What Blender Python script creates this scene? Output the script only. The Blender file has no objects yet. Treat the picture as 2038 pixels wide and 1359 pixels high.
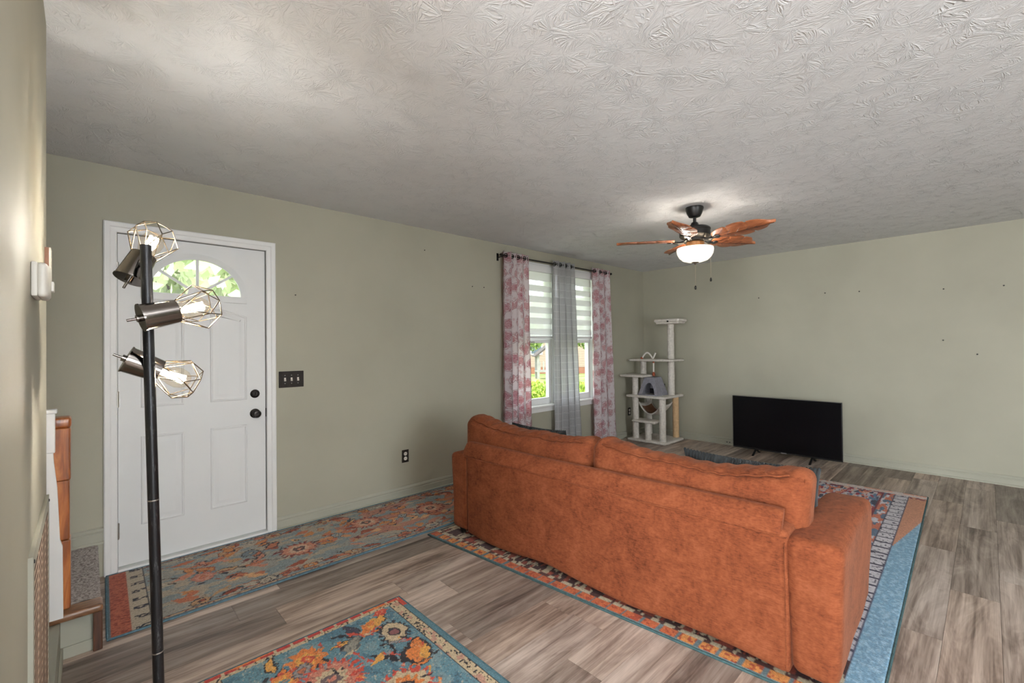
import bpy, bmesh, math, random
import numpy as np
from mathutils import Vector, Matrix, Euler, noise
random.seed(7); np.random.seed(7)
scene = bpy.context.scene
COL = scene.collection
PI = math.pi

# ------------------------------------------------------------------ camera
cam_d = bpy.data.cameras.new('camera'); cam = bpy.data.objects.new('camera', cam_d); COL.objects.link(cam)
cam_d.sensor_width = 36.0; cam_d.lens = 897.29 / 2038.0 * 36.0; cam_d.clip_start = 0.02; cam_d.clip_end = 300
fw = Vector((0.68751147, 0.72610786, 0.00976483)); rt = Vector((0.72617296, -0.687432, -0.01049195)); up = Vector((0.00090563, -0.01430429, 0.99989728))
m = Matrix((rt, up, -fw)).transposed().to_4x4(); m.translation = Vector((0, 0, 1.33465)); cam.matrix_world = m
scene.camera = cam
# ------------------------------------------------------------------ world, sun, daylight, exposure
world = bpy.data.worlds.new('world'); scene.world = world; world.use_nodes = True
bg = world.node_tree.nodes['Background']; bg.inputs[0].default_value = (0.86, 0.93, 1.0, 1); bg.inputs[1].default_value = 6.5
sun_d = bpy.data.lights.new('sun', 'SUN'); sun_d.energy = 3.0; sun_d.angle = math.radians(1.5); sun_d.color = (1.0, 0.95, 0.86)
sun = bpy.data.objects.new('sun', sun_d); COL.objects.link(sun)
sun.rotation_euler = Vector((0.50, 0.62, -1.0)).to_track_quat('-Z', 'Y').to_euler()
def area(name, loc, direction, sx, sy, power, col=(1, 1, 1), portal=False):
    d = bpy.data.lights.new(name, 'AREA'); d.shape = 'RECTANGLE'; d.size = sx; d.size_y = sy; d.energy = power; d.color = col
    if portal: d.cycles.is_portal = True
    o = bpy.data.objects.new(name, d); COL.objects.link(o); o.location = loc
    o.rotation_euler = Vector(direction).to_track_quat('-Z', 'Z').to_euler(); return o
area('window_portal', (4.14, 3.80, 1.45), (0, -1, 0), 1.7, 1.8, 1, portal=True)
area('fill_light_back', (-3.93, -0.85, 1.12), (1, 0, 0), 2.8, 2.1, 400, (0.93, 0.97, 1.0))  # fill light added out of view, set in the added patio door
area('fill_light_side', (0.9, -3.93, 1.35), (0, 1, 0), 2.6, 1.7, 112, (0.92, 0.965, 1.0))  # weaker fill added out of view, set in the added side window
FILL_UPLIGHT_W = 520.0
scene.view_settings.view_transform = 'Standard'; scene.view_settings.look = 'None'
scene.view_settings.exposure = 0.08; scene.view_settings.gamma = 1.0; scene.view_settings.use_curve_mapping = False
try:
    scene.cycles.use_denoising = True; scene.cycles.sample_clamp_indirect = 6.0; scene.cycles.max_bounces = 6
    scene.cycles.diffuse_bounces = 3; scene.cycles.glossy_bounces = 2; scene.cycles.transmission_bounces = 5; scene.cycles.transparent_max_bounces = 8; scene.cycles.adaptive_threshold = 0.10; scene.cycles.adaptive_min_samples = 16; scene.cycles.caustics_reflective = False; scene.cycles.caustics_refractive = False
except Exception: pass

# ------------------------------------------------------------------ helpers
def S(r, g, b, k=1.0):
    def f(c):
        c /= 255.0
        return c / 12.92 if c <= 0.04045 else ((c + 0.055) / 1.055) ** 2.4
    return (f(r) * k, f(g) * k, f(b) * k, 1.0)
def newmat(name):
    M = bpy.data.materials.new(name); M.use_nodes = True
    nt = M.node_tree; return M, nt, nt.nodes['Principled BSDF']
def nd(nt, t, **kw):
    n = nt.nodes.new(t)
    for k, v in kw.items(): setattr(n, k, v)
    return n
def lk(nt, a, b): nt.links.new(a, b)
def ramp(nt, fac, stops, interp='LINEAR'):
    r = nd(nt, 'ShaderNodeValToRGB'); r.color_ramp.interpolation = interp
    e = r.color_ramp.elements
    while len(e) > 1: e.remove(e[0])
    e[0].position = stops[0][0]; e[0].color = stops[0][1]
    for p, c in stops[1:]:
        q = e.new(p); q.color = c
    lk(nt, fac, r.inputs[0]); return r.outputs[0]
def g1(v): return (v, v, v, 1)
def coords(nt, kind='Object', scale=(1, 1, 1), rot=(0, 0, 0)):
    t = nd(nt, 'ShaderNodeTexCoord'); mp = nd(nt, 'ShaderNodeMapping')
    mp.inputs['Scale'].default_value = scale; mp.inputs['Rotation'].default_value = rot
    lk(nt, t.outputs[kind], mp.inputs[0]); return mp.outputs[0]
def noisetex(nt, vec, scale, detail=4, rough=0.55, dist=0.0):
    n = nd(nt, 'ShaderNodeTexNoise'); n.inputs['Scale'].default_value = scale; n.inputs['Detail'].default_value = detail
    n.inputs['Roughness'].default_value = rough; n.inputs['Distortion'].default_value = dist
    if vec is not None: lk(nt, vec, n.inputs['Vector'])
    return n.outputs[0]
def mixc(nt, fac, a, b, mode='MIX'):
    n = nd(nt, 'ShaderNodeMix', data_type='RGBA', blend_type=mode)
    if isinstance(fac, float): n.inputs[0].default_value = fac
    else: lk(nt, fac, n.inputs[0])
    for i, v in ((6, a), (7, b)):
        if isinstance(v, tuple): n.inputs[i].default_value = v
        else: lk(nt, v, n.inputs[i])
    return n.outputs[2]
def math_(nt, op, a, b=None, c=None):
    n = nd(nt, 'ShaderNodeMath', operation=op)
    for i, v in enumerate((a, b, c)):
        if v is None: continue
        if isinstance(v, (int, float)): n.inputs[i].default_value = v
        else: lk(nt, v, n.inputs[i])
    return n.outputs[0]
def bump(nt, b, h, strength=0.3, dist=0.01):
    n = nd(nt, 'ShaderNodeBump'); n.inputs['Strength'].default_value = strength; n.inputs['Distance'].default_value = dist
    lk(nt, h, n.inputs['Height']); lk(nt, n.outputs[0], b.inputs['Normal'])
def simple(name, col, rough=0.5, metal=0.0, spec=0.5, nscale=0, namt=0.12, bstr=0.0, bdist=0.003, bscale=None, kind='Object', coat=0.0):
    M, nt, b = newmat(name)
    b.inputs['Base Color'].default_value = col; b.inputs['Roughness'].default_value = rough
    b.inputs['Metallic'].default_value = metal; b.inputs['Specular IOR Level'].default_value = spec
    b.inputs['Coat Weight'].default_value = coat
    if nscale:
        v = coords(nt, kind); n = noisetex(nt, v, nscale, 5)
        d = tuple(c * (1 - namt) for c in col[:3]) + (1,); l = tuple(min(1, c * (1 + namt)) for c in col[:3]) + (1,)
        lk(nt, ramp(nt, n, [(0.3, d), (0.7, l)]), b.inputs['Base Color'])
    if bstr:
        v = coords(nt, kind); bump(nt, b, noisetex(nt, v, bscale or 60, 3), bstr, bdist)
    return M
def emit(name, col, strength):
    M, nt, b = newmat(name); b.inputs['Base Color'].default_value = col
    b.inputs['Emission Color'].default_value = col; b.inputs['Emission Strength'].default_value = strength; return M

class MB:
    def __init__(s): s.bm = bmesh.new()
    def box(s, x0, x1, y0, y1, z0, z1, bev=0.0, seg=2):
        r = bmesh.ops.create_cube(s.bm, size=1.0)
        M = Matrix.Translation(((x0 + x1) / 2, (y0 + y1) / 2, (z0 + z1) / 2)) @ Matrix.Diagonal((abs(x1 - x0), abs(y1 - y0), abs(z1 - z0), 1))
        bmesh.ops.transform(s.bm, matrix=M, verts=r['verts'])
        if bev:
            es = list({e for v in r['verts'] for e in v.link_edges})
            bmesh.ops.bevel(s.bm, geom=es, offset=bev, segments=seg, affect='EDGES', profile=0.5)
        return s
    def lathe(s, prof, org=(0, 0, 0), axis=(0, 0, 1), seg=24, cap=True):
        q = Vector((0, 0, 1)).rotation_difference(Vector(axis).normalized()); o = Vector(org); rings = []
        for r, h in prof:
            rings.append([s.bm.verts.new(o + q @ Vector((r * math.cos(2 * PI * i / seg), r * math.sin(2 * PI * i / seg), h))) for i in range(seg)])
        for a, b in zip(rings, rings[1:]):
            for i in range(seg): s.bm.faces.new((a[i], a[(i + 1) % seg], b[(i + 1) % seg], b[i]))
        if cap:
            if prof[0][0] > 1e-5: s.bm.faces.new(rings[0][::-1])
            if prof[-1][0] > 1e-5: s.bm.faces.new(rings[-1])
        return s
    def cyl(s, a, b, r, r2=None, seg=16):
        a = Vector(a); b = Vector(b); L = (b - a).length
        return s.lathe([(r, 0), (r if r2 is None else r2, L)], a, b - a, seg)
    def tube(s, pts, r, seg=8, closed=False):
        pts = [Vector(p) for p in pts]; n = len(pts); rings = []; prev = None
        for i, p in enumerate(pts):
            if closed: t = (pts[(i + 1) % n] - pts[i - 1])
            else: t = pts[min(i + 1, n - 1)] - pts[max(i - 1, 0)]
            t.normalize()
            if prev is None:
                a = Vector((0, 0, 1)) if abs(t.z) < 0.9 else Vector((1, 0, 0)); u = t.cross(a).normalized()
            else:
                u = (prev - t * prev.dot(t)).normalized()
            prev = u; w = t.cross(u)
            rr = r[i] if isinstance(r, (list, tuple)) else r
            rings.append([s.bm.verts.new(p + u * rr * math.cos(2 * PI * k / seg) + w * rr * math.sin(2 * PI * k / seg)) for k in range(seg)])
        prs = list(zip(rings, rings[1:])) + ([(rings[-1], rings[0])] if closed else [])
        for a, b in prs:
            for k in range(seg): s.bm.faces.new((a[k], a[(k + 1) % seg], b[(k + 1) % seg], b[k]))
        if not closed:
            s.bm.faces.new(rings[0][::-1]); s.bm.faces.new(rings[-1])
        return s
    def prism(s, poly, d0, d1, plane='xz'):
        def P(a, b, d): return (a, d, b) if plane == 'xz' else ((a, b, d) if plane == 'xy' else (d, a, b))
        A = [s.bm.verts.new(P(a, b, d0)) for a, b in poly]; B = [s.bm.verts.new(P(a, b, d1)) for a, b in poly]
        n = len(poly)
        s.bm.faces.new(A); s.bm.faces.new(B[::-1])
        for i in range(n): s.bm.faces.new((A[i], B[i], B[(i + 1) % n], A[(i + 1) % n]))
        return s
    def rings(s, loops, close=True):
        L = [[s.bm.verts.new(p) for p in lp] for lp in loops]; n = len(L[0])
        for a, b in zip(L, L[1:]):
            for i in range(n): s.bm.faces.new((a[i], a[(i + 1) % n], b[(i + 1) % n], b[i]))
        if close: s.bm.faces.new(L[-1])
        return s
    def grid(s, f, nu, nv):
        V = [[s.bm.verts.new(f(i / nu, j / nv)) for j in range(nv + 1)] for i in range(nu + 1)]
        for i in range(nu):
            for j in range(nv): s.bm.faces.new((V[i][j], V[i + 1][j], V[i + 1][j + 1], V[i][j + 1]))
        return s
    def mesh(s, name, smooth=False, ang=None):
        bmesh.ops.recalc_face_normals(s.bm, faces=s.bm.faces)
        me = bpy.data.meshes.new(name); s.bm.to_mesh(me); s.bm.free()
        if smooth or ang:
            me.polygons.foreach_set('use_smooth', [True] * len(me.polygons))
            if ang: me.set_sharp_from_angle(angle=math.radians(ang))
        return me
    def build(s, name, mat, parent=None, smooth=False, ang=None):
        return obj(name, s.mesh(name, smooth, ang), mat, parent)
def obj(name, me, mat, parent=None):
    o = bpy.data.objects.new(name, me); COL.objects.link(o)
    if mat is not None and not me.materials: me.materials.append(mat)
    if parent is not None: o.parent = parent
    return o
def empty(name, loc=(0, 0, 0), rz=0.0):
    o = bpy.data.objects.new(name, None); COL.objects.link(o); o.location = loc; o.rotation_euler = (0, 0, rz); o.empty_display_size = 0.1; return o
def tag(o, label, cat, group=None):
    o['label'] = label; o['category'] = cat
    if group: o['group'] = group
    return o
def struct(o, label=None, cat=None):
    o['kind'] = 'structure'
    if label: o['label'] = label
    if cat: o['category'] = cat
    return o
def soft(sx, sy, sz, r, n, fn=None):
    """rounded box of full size sx,sy,sz centred on 0, evenly gridded so it can be displaced"""
    bm = bmesh.new()
    hx, hy, hz = sx / 2, sy / 2, sz / 2
    nx, ny, nz = n
    def face(f, a, b):
        V = [[bm.verts.new(f(2 * i / a - 1, 2 * j / b - 1)) for j in range(b + 1)] for i in range(a + 1)]
        for i in range(a):
            for j in range(b): bm.faces.new((V[i][j], V[i + 1][j], V[i + 1][j + 1], V[i][j + 1]))
    face(lambda u, v: (u, v, 1), nx, ny); face(lambda u, v: (u, v, -1), nx, ny)
    face(lambda u, v: (u, 1, v), nx, nz); face(lambda u, v: (u, -1, v), nx, nz)
    face(lambda u, v: (1, u, v), ny, nz); face(lambda u, v: (-1, u, v), ny, nz)
    bmesh.ops.remove_doubles(bm, verts=bm.verts, dist=1e-5)
    for v in bm.verts:
        p = v.co.copy(); q = Vector((p.x * hx, p.y * hy, p.z * hz))
        inn = Vector((max(-hx + r, min(hx - r, q.x)), max(-hy + r, min(hy - r, q.y)), max(-hz + r, min(hz - r, q.z))))
        d = q - inn
        if d.length > 1e-9: q = inn + d.normalized() * r
        if fn: q = fn(p, q)
        v.co = q
    mb = MB.__new__(MB); mb.bm = bm; return mb
def N3(x, y, z, s=1.0): return noise.noise(Vector((x * s, y * s, z * s)))

# ------------------------------------------------------------------ materials
def paint(name, col, bstr=0.10):
    M, nt, b = newmat(name); v = coords(nt, 'Object')
    n = noisetex(nt, v, 1.3, 4)
    c0 = tuple(x * 0.94 for x in col[:3]) + (1,); c1 = tuple(x * 1.06 for x in col[:3]) + (1,)
    lk(nt, ramp(nt, n, [(0.3, c0), (0.7, c1)]), b.inputs['Base Color'])
    b.inputs['Roughness'].default_value = 0.62; b.inputs['Specular IOR Level'].default_value = 0.35
    bump(nt, b, noisetex(nt, v, 130, 3), bstr, 0.002); return M
SAGE = paint('sage_wall_paint', (0.390, 0.372, 0.292, 1))
SAGE_TRIM = paint('sage_trim_paint', (0.380, 0.370, 0.300, 1), 0.04)
WHITE = simple('white_trim_paint', (0.76, 0.75, 0.73, 1), 0.42, nscale=3, namt=0.03, bstr=0.05, bdist=0.002, bscale=25)
DOORW = simple('white_door_paint', (0.71, 0.71, 0.70, 1), 0.45, nscale=2, namt=0.03, bstr=0.04, bdist=0.002, bscale=30)
VINYL = simple('white_window_vinyl', (0.80, 0.80, 0.79, 1), 0.35)

def ceiling_mat():
    M, nt, b = newmat('stomped_ceiling_texture'); v = coords(nt, 'Object')
    hs = []
    for sc, seed in ((6.5, 0.0), (9.0, 11.3)):
        mp = nd(nt, 'ShaderNodeMapping'); mp.inputs['Location'].default_value = (seed, seed * 0.7, 0); lk(nt, v, mp.inputs[0])
        w = nd(nt, 'ShaderNodeTexNoise'); w.inputs['Scale'].default_value = 9; w.inputs['Detail'].default_value = 3; lk(nt, mp.outputs[0], w.inputs['Vector'])
        ad = nd(nt, 'ShaderNodeVectorMath', operation='MULTIPLY_ADD'); lk(nt, w.outputs['Color'], ad.inputs[0]); ad.inputs[1].default_value = (0.06, 0.06, 0); lk(nt, mp.outputs[0], ad.inputs[2])
        vo = nd(nt, 'ShaderNodeTexVoronoi'); vo.voronoi_dimensions = '2D'; vo.inputs['Scale'].default_value = sc; lk(nt, ad.outputs[0], vo.inputs['Vector'])
        sub = nd(nt, 'ShaderNodeVectorMath', operation='SUBTRACT'); lk(nt, ad.outputs[0], sub.inputs[0]); lk(nt, vo.outputs['Position'], sub.inputs[1])
        sp = nd(nt, 'ShaderNodeSeparateXYZ'); lk(nt, sub.outputs[0], sp.inputs[0])
        ang = math_(nt, 'ARCTAN2', sp.outputs[1], sp.outputs[0])
        ln = nd(nt, 'ShaderNodeVectorMath', operation='LENGTH'); lk(nt, sub.outputs[0], ln.inputs[0])
        csep = nd(nt, 'ShaderNodeSeparateColor'); lk(nt, vo.outputs['Color'], csep.inputs[0])
        cb = nd(nt, 'ShaderNodeCombineXYZ'); lk(nt, math_(nt, 'MULTIPLY', ang, 2.4), cb.inputs[0]); lk(nt, math_(nt, 'MULTIPLY', ln.outputs['Value'], 16.0), cb.inputs[1]); lk(nt, math_(nt, 'MULTIPLY', csep.outputs[0], 40.0), cb.inputs[2])
        n = noisetex(nt, cb.outputs[0], 1.6, 2, 0.5, 0.4)
        r = math_(nt, 'ABSOLUTE', math_(nt, 'SUBTRACT', n, 0.5))
        ridge = ramp(nt, r, [(0.0, g1(1)), (0.045, g1(0.45)), (0.10, g1(0))])
        hs.append(ridge)
    mx = nd(nt, 'ShaderNodeMath', operation='MAXIMUM'); lk(nt, hs[0], mx.inputs[0]); lk(nt, hs[1], mx.inputs[1])
    gate = ramp(nt, noisetex(nt, v, 7, 3), [(0.40, g1(0.15)), (0.60, g1(1))])
    fine = noisetex(nt, v, 55, 4, 0.6)
    h = math_(nt, 'MULTIPLY_ADD', mx.outputs[0], gate, math_(nt, 'MULTIPLY', fine, 0.35))
    bump(nt, b, h, 0.6, 0.005)
    lk(nt, ramp(nt, noisetex(nt, v, 0.9, 3), [(0.3, (0.715, 0.725, 0.735, 1)), (0.7, (0.775, 0.785, 0.795, 1))]), b.inputs['Base Color'])
    b.inputs['Roughness'].default_value = 0.9; b.inputs['Specular IOR Level'].default_value = 0.15; return M
CEIL = ceiling_mat()

def plank_mat():
    M, nt, b = newmat('grey_brown_vinyl_plank')
    oi = nd(nt, 'ShaderNodeObjectInfo'); ge = nd(nt, 'ShaderNodeNewGeometry')
    off = nd(nt, 'ShaderNodeCombineXYZ'); lk(nt, math_(nt, 'MULTIPLY', oi.outputs['Random'], 37.0), off.inputs[0]); lk(nt, math_(nt, 'MULTIPLY', oi.outputs['Random'], 91.0), off.inputs[2])
    add = nd(nt, 'ShaderNodeVectorMath', operation='ADD'); lk(nt, ge.outputs['Position'], add.inputs[0]); lk(nt, off.outputs[0], add.inputs[1])
    def mapped(s):
        mp = nd(nt, 'ShaderNodeMapping'); mp.inputs['Scale'].default_value = s; lk(nt, add.outputs[0], mp.inputs[0]); return mp.outputs[0]
    warp = noisetex(nt, mapped((1.6, 7, 1)), 1.0, 3, 0.5, 0.9)
    rings = nd(nt, 'ShaderNodeMath', operation='SINE'); lk(nt, math_(nt, 'MULTIPLY', warp, 60.0), rings.inputs[0])
    ringc = ramp(nt, rings.outputs[0], [(0.0, g1(0.40)), (0.5, g1(0.5)), (1.0, g1(0.56))])
    streak = noisetex(nt, mapped((0.9, 26, 1)), 1.0, 6, 0.58, 0.7)
    fine = noisetex(nt, mapped((5, 170, 1)), 1.0, 3, 0.6)
    cloud = noisetex(nt, mapped((1.6, 8, 1)), 1.0, 4, 0.6, 1.0)
    f = math_(nt, 'ADD', math_(nt, 'MULTIPLY', streak, 0.46), math_(nt, 'MULTIPLY', cloud, 0.38))
    f = math_(nt, 'ADD', f, math_(nt, 'MULTIPLY', fine, 0.12)); f = math_(nt, 'ADD', f, math_(nt, 'MULTIPLY', ringc, 0.14))
    col = ramp(nt, f, [(0.37, S(78, 62, 55)), (0.46, S(124, 106, 95)), (0.54, S(164, 145, 132)), (0.66, S(204, 186, 172))])
    col = mixc(nt, 1.0, col, oi.outputs['Color'], 'MULTIPLY')
    lk(nt, col, b.inputs['Base Color']); b.inputs['Roughness'].default_value = 0.42; b.inputs['Specular IOR Level'].default_value = 0.45
    bump(nt, b, math_(nt, 'ADD', streak, fine), 0.12, 0.002); return M
PLANK = plank_mat()
DARKGAP = simple('floor_underlay', (0.03, 0.025, 0.02, 1), 0.9)

def sofa_mat():
    M, nt, b = newmat('rust_chenille'); v = coords(nt, 'Object')
    ge = nd(nt, 'ShaderNodeNewGeometry')
    n1 = noisetex(nt, v, 6.5, 7, 0.72, 0.5); n2 = noisetex(nt, v, 60, 3)
    mp = nd(nt, 'ShaderNodeMapping'); mp.inputs['Scale'].default_value = (60, 45, 260); lk(nt, v, mp.inputs[0]); n3 = noisetex(nt, mp.outputs[0], 1.0, 2)
    f = math_(nt, 'ADD', math_(nt, 'MULTIPLY', n1, 0.55), math_(nt, 'ADD', math_(nt, 'MULTIPLY', n2, 0.24), math_(nt, 'MULTIPLY', n3, 0.27)))
    col = ramp(nt, f, [(0.38, (0.085, 0.022, 0.010, 1)), (0.47, (0.165, 0.044, 0.018, 1)), (0.56, (0.215, 0.060, 0.024, 1)), (0.72, (0.285, 0.090, 0.040, 1))])
    lk(nt, col, b.inputs['Base Color']); b.inputs['Roughness'].default_value = 0.88; b.inputs['Specular IOR Level'].default_value = 0.1
    b.inputs['Sheen Weight'].default_value = 0.12; b.inputs['Sheen Roughness'].default_value = 0.4; b.inputs['Sheen Tint'].default_value = (0.9, 0.55, 0.4, 1)
    bump(nt, b, math_(nt, 'ADD', n3, n2), 0.35, 0.003); return M
SOFA = sofa_mat()
def rug_mat():
    M, nt, b = newmat('woven_rug_pile'); v = coords(nt, 'Object')
    at = nd(nt, 'ShaderNodeAttribute'); at.attribute_name = 'pattern'
    n = noisetex(nt, v, 140, 3, 0.7); n2 = noisetex(nt, v, 420, 2)
    lk(nt, mixc(nt, 1.0, at.outputs['Color'], ramp(nt, math_(nt, 'ADD', math_(nt, 'MULTIPLY', n, 0.6), math_(nt, 'MULTIPLY', n2, 0.4)), [(0.36, g1(0.62)), (0.64, g1(1.25))]), 'MULTIPLY'), b.inputs['Base Color'])
    b.inputs['Roughness'].default_value = 0.95; b.inputs['Specular IOR Level'].default_value = 0.08; b.inputs['Sheen Weight'].default_value = 0.12
    bump(nt, b, math_(nt, 'ADD', n, n2), 0.6, 0.004); return M
RUG = rug_mat()
BLACKM = simple('black_metal', (0.012, 0.012, 0.013, 1), 0.38, 0.6, nscale=40, namt=0.5)
FANBLK = simple('matte_black_fan', (0.015, 0.014, 0.013, 1), 0.35, 0.3)
def pole_mat():
    M, nt, b = newmat('worn_black_pole'); v = coords(nt, 'Object', (60, 60, 9)); n = noisetex(nt, v, 2.2, 6, 0.7)
    lk(nt, ramp(nt, n, [(0.58, (0.022, 0.022, 0.024, 1)), (0.68, (0.12, 0.12, 0.125, 1)), (0.78, (0.35, 0.35, 0.36, 1))]), b.inputs['Base Color'])
    b.inputs['Roughness'].default_value = 0.33; b.inputs['Metallic'].default_value = 0.6; return M
POLE = pole_mat()
NICKEL = simple('smoked_nickel', (0.20, 0.18, 0.165, 1), 0.14, 1.0)
WIRE = simple('cage_wire', (0.16, 0.13, 0.095, 1), 0.4, 1.0)
BRONZE = simple('dark_bronze', (0.022, 0.018, 0.016, 1), 0.38, 0.7, nscale=60, namt=0.4)
HINGE = simple('steel_hinge', (0.33, 0.31, 0.28, 1), 0.35, 0.9)
def clear(name, tint=(1, 1, 1, 1), refl=0.10, rough=0.0):
    M, nt, b = newmat(name); out = nt.nodes['Material Output']
    t = nd(nt, 'ShaderNodeBsdfTransparent'); t.inputs[0].default_value = tint
    gl = nd(nt, 'ShaderNodeBsdfGlossy'); gl.inputs['Roughness'].default_value = rough
    lw = nd(nt, 'ShaderNodeLayerWeight'); lw.inputs[0].default_value = 0.5
    mx = nd(nt, 'ShaderNodeMixShader'); lk(nt, math_(nt, 'MULTIPLY_ADD', math_(nt, 'POWER', lw.outputs['Facing'], 4.0), refl * 3, 0.03), mx.inputs[0])
    lk(nt, t.outputs[0], mx.inputs[1]); lk(nt, gl.outputs[0], mx.inputs[2]); lk(nt, mx.outputs[0], out.inputs[0]); return M
GLASS = clear('window_glass', (0.97, 0.98, 0.97, 1), 0.08)
BULBG = clear('amber_bulb_glass', (1.0, 0.95, 0.87, 1), 0.10)
SMOKE = clear('smoked_cup_glass', (0.42, 0.38, 0.34, 1), 0.35, 0.08)
FIL = emit('hot_filament', (1.0, 0.80, 0.52, 1), 90)

# ------------------------------------------------------------------ room shell  (x along the door wall, y towards it)
YA, XB, HC = 3.609, 6.18, 2.44
XL = -0.095; YL = 2.18; YBK = -4.0
b = MB()
WX0, WX1, WZ0, WZ1 = 3.36, 4.92, 0.62, 2.30
DX0, DX1, DZ1 = 0.125, 0.957, 2.055
for x0, x1, z0, z1 in ((-1.45, DX0, 0, HC), (DX0, DX1, DZ1, HC), (DX1, WX0, 0, HC), (WX0, WX1, 0, WZ0), (WX0, WX1, WZ1, HC), (WX1, XB + 0.15, 0, HC)):
    b.box(x0, x1, YA, YA + 0.14, z0, z1)
wf = struct(b.build('wall_front', SAGE))
wr = struct(MB().box(XB, XB + 0.15, YBK - 0.15, YA, 0, HC).build('wall_right', SAGE))
wl = struct(MB().box(XL - 0.12, XL, 0.85, YL, 0, HC).build('wall_left', SAGE))
XK = -4.0
b = MB()
PY0, PY1, PZ1 = -2.35, 0.65, 2.17
for y0, y1, z0, z1 in ((YBK, PY0, 0, HC), (PY0, PY1, PZ1, HC), (PY1, 1.20, 0, HC)): b.box(XK - 0.15, XK, y0, y1, z0, z1)
wb = struct(b.build('wall_back', SAGE))
b = MB()
for x0, x1, z0, z1 in ((XK - 0.15, -0.45, 0, HC), (-0.45, 2.25, 0, 0.45), (-0.45, 2.25, 2.25, HC), (2.25, XB, 0, HC)): b.box(x0, x1, YBK - 0.15, YBK, z0, z1)
struct(b.build('wall_side', SAGE))
w2 = struct(empty('added_side_window', (0.9, YBK - 0.08, 0.45)))  # unseen window, added to hold the side fill light
b = MB()
for x0, x1, z0, z1 in ((-1.35, -1.28, 0, 1.8), (1.28, 1.35, 0, 1.8), (-1.28, 1.28, 1.73, 1.8), (-1.28, 1.28, 0, 0.07), (-0.04, 0.04, 0.07, 1.73)): b.box(x0, x1, -0.05, 0.05, z0, z1)
b.build('frame', VINYL, w2)
for x0, x1 in ((-1.28, -0.04), (0.04, 1.28)): MB().box(x0, x1, -0.03, -0.022, 0.07, 1.73).build('pane', GLASS, w2)
struct(MB().box(-1.45, -1.33, 1.32, YA, 0, HC).box(XK, XL - 0.12, 1.2, 1.32, 0, HC).build('wall_stairwell', SAGE))
struct(MB().box(XK - 0.4, XB + 0.4, YBK - 0.5, YA + 0.60, HC, HC + 0.18).build('ceiling', CEIL))
# ---- floor: underlay slab and one object for each plank
floor = struct(MB().box(XK - 0.15, XB + 0.15, YBK - 0.15, YA + 0.14, -0.16, -0.006).build('floor', DARKGAP))
PW, PL = 0.183, 1.22
pm = MB().box(0, 1, 0, PW - 0.0012, -0.0065, 0).mesh('plank'); pm.materials.append(PLANK)
rng = random.Random(3)
known = {0: 2.777, -1: 3.385, -2: 3.70, 11: 1.268, 12: 0.71, 13: 0.55, 10: 0.25, 6: 1.49 + 0.27, 5: 1.49, 9: 0.62}
rest = MB()
k0 = int(math.floor((YBK - 0.16) / PW)) - 1; k1 = int((YA - 0.16) / PW) + 1
for k in range(k0, k1):
    y = 0.16 + k * PW
    if y < YBK - PW: continue
    wv = min(PW, YA - y)
    x = known.get(k, rng.uniform(0, PL)); xm = XL if y < 1.95 else -0.45; x -= PL * math.ceil((x - xm) / PL) 
    while x < XB:
        a, c = max(x, xm), min(x + PL - 0.0012, XB); x += PL
        if c - a < 0.03: continue
        if y < -1.15:
            rest.box(a, c, y, y + PW - 0.0012, -0.0065, 0); continue
        o = bpy.data.objects.new('plank', pm); COL.objects.link(o); o.parent = floor
        o.location = (a, y, 0); o.scale = (c - a, 1 if wv >= PW - 1e-6 else wv / PW, 1)
        t = rng.choice((0.60, 0.74, 0.86, 0.95, 1.0, 1.06, 1.14, 1.25)) * rng.uniform(0.88, 0.98); w = rng.uniform(-0.03, 0.03)
        o.color = (t * (1 + w), t, t * (1 - w), 1)
for k in range(k0, int((1.2 - 0.16) / PW)):
    y = 0.16 + k * PW
    if y < YBK: continue
    x = XK + rng.uniform(-1.1, 0)
    while x < XL - 0.002:
        a, c = max(x, XK), min(x + PL - 0.0012, XL - 0.0012); x += PL
        if c - a > 0.03: rest.box(a, c, y, y + PW - 0.0012, -0.0065, 0)
rs = rest.build('plank_field', PLANK, floor); rs['kind'] = 'stuff'
# ---- baseboards
def base_profile(t=0.014, h=0.092): return [(0, 0), (t, 0), (t, h * 0.62), (t * 0.75, h * 0.68), (t * 0.95, h * 0.80), (t * 0.55, h * 0.93), (0, h)]
def shoe(r=0.013): return [(0, 0), (r, 0), (r * 0.93, r * 0.45), (r * 0.7, r * 0.8), (0.0, r * 1.15)]
def base_front(x0, x1):
    b = MB()
    b.prism([(YA - d, z) for d, z in base_profile()], x0, x1, 'yz'); b.prism([(YA - 0.0135 - d, z) for d, z in shoe()], x0, x1, 'yz'); return b
o = base_front(1.015, XB); struct(o.build('baseboard_front', SAGE_TRIM))
struct(base_front(-1.33, 0.078).build('baseboard_landing', SAGE_TRIM)).location = (0, 0, 0.2)
b = MB(); b.prism([(XB - d, z) for d, z in base_profile()], YBK, YA - 0.014, 'xz'); b.prism([(XB - 0.0135 - d, z) for d, z in shoe()], YBK, YA - 0.027, 'xz')
struct(b.build('baseboard_right', SAGE_TRIM))
b = MB(); b.prism([(XL + d, z) for d, z in base_profile(0.016, 0.10)], 0.85, 2.16, 'xz'); b.prism([(XL + 0.0155 + d, z) for d, z in shoe()], 0.85, 2.16, 'xz')
struct(b.build('baseboard_left', SAGE_TRIM))
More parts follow.
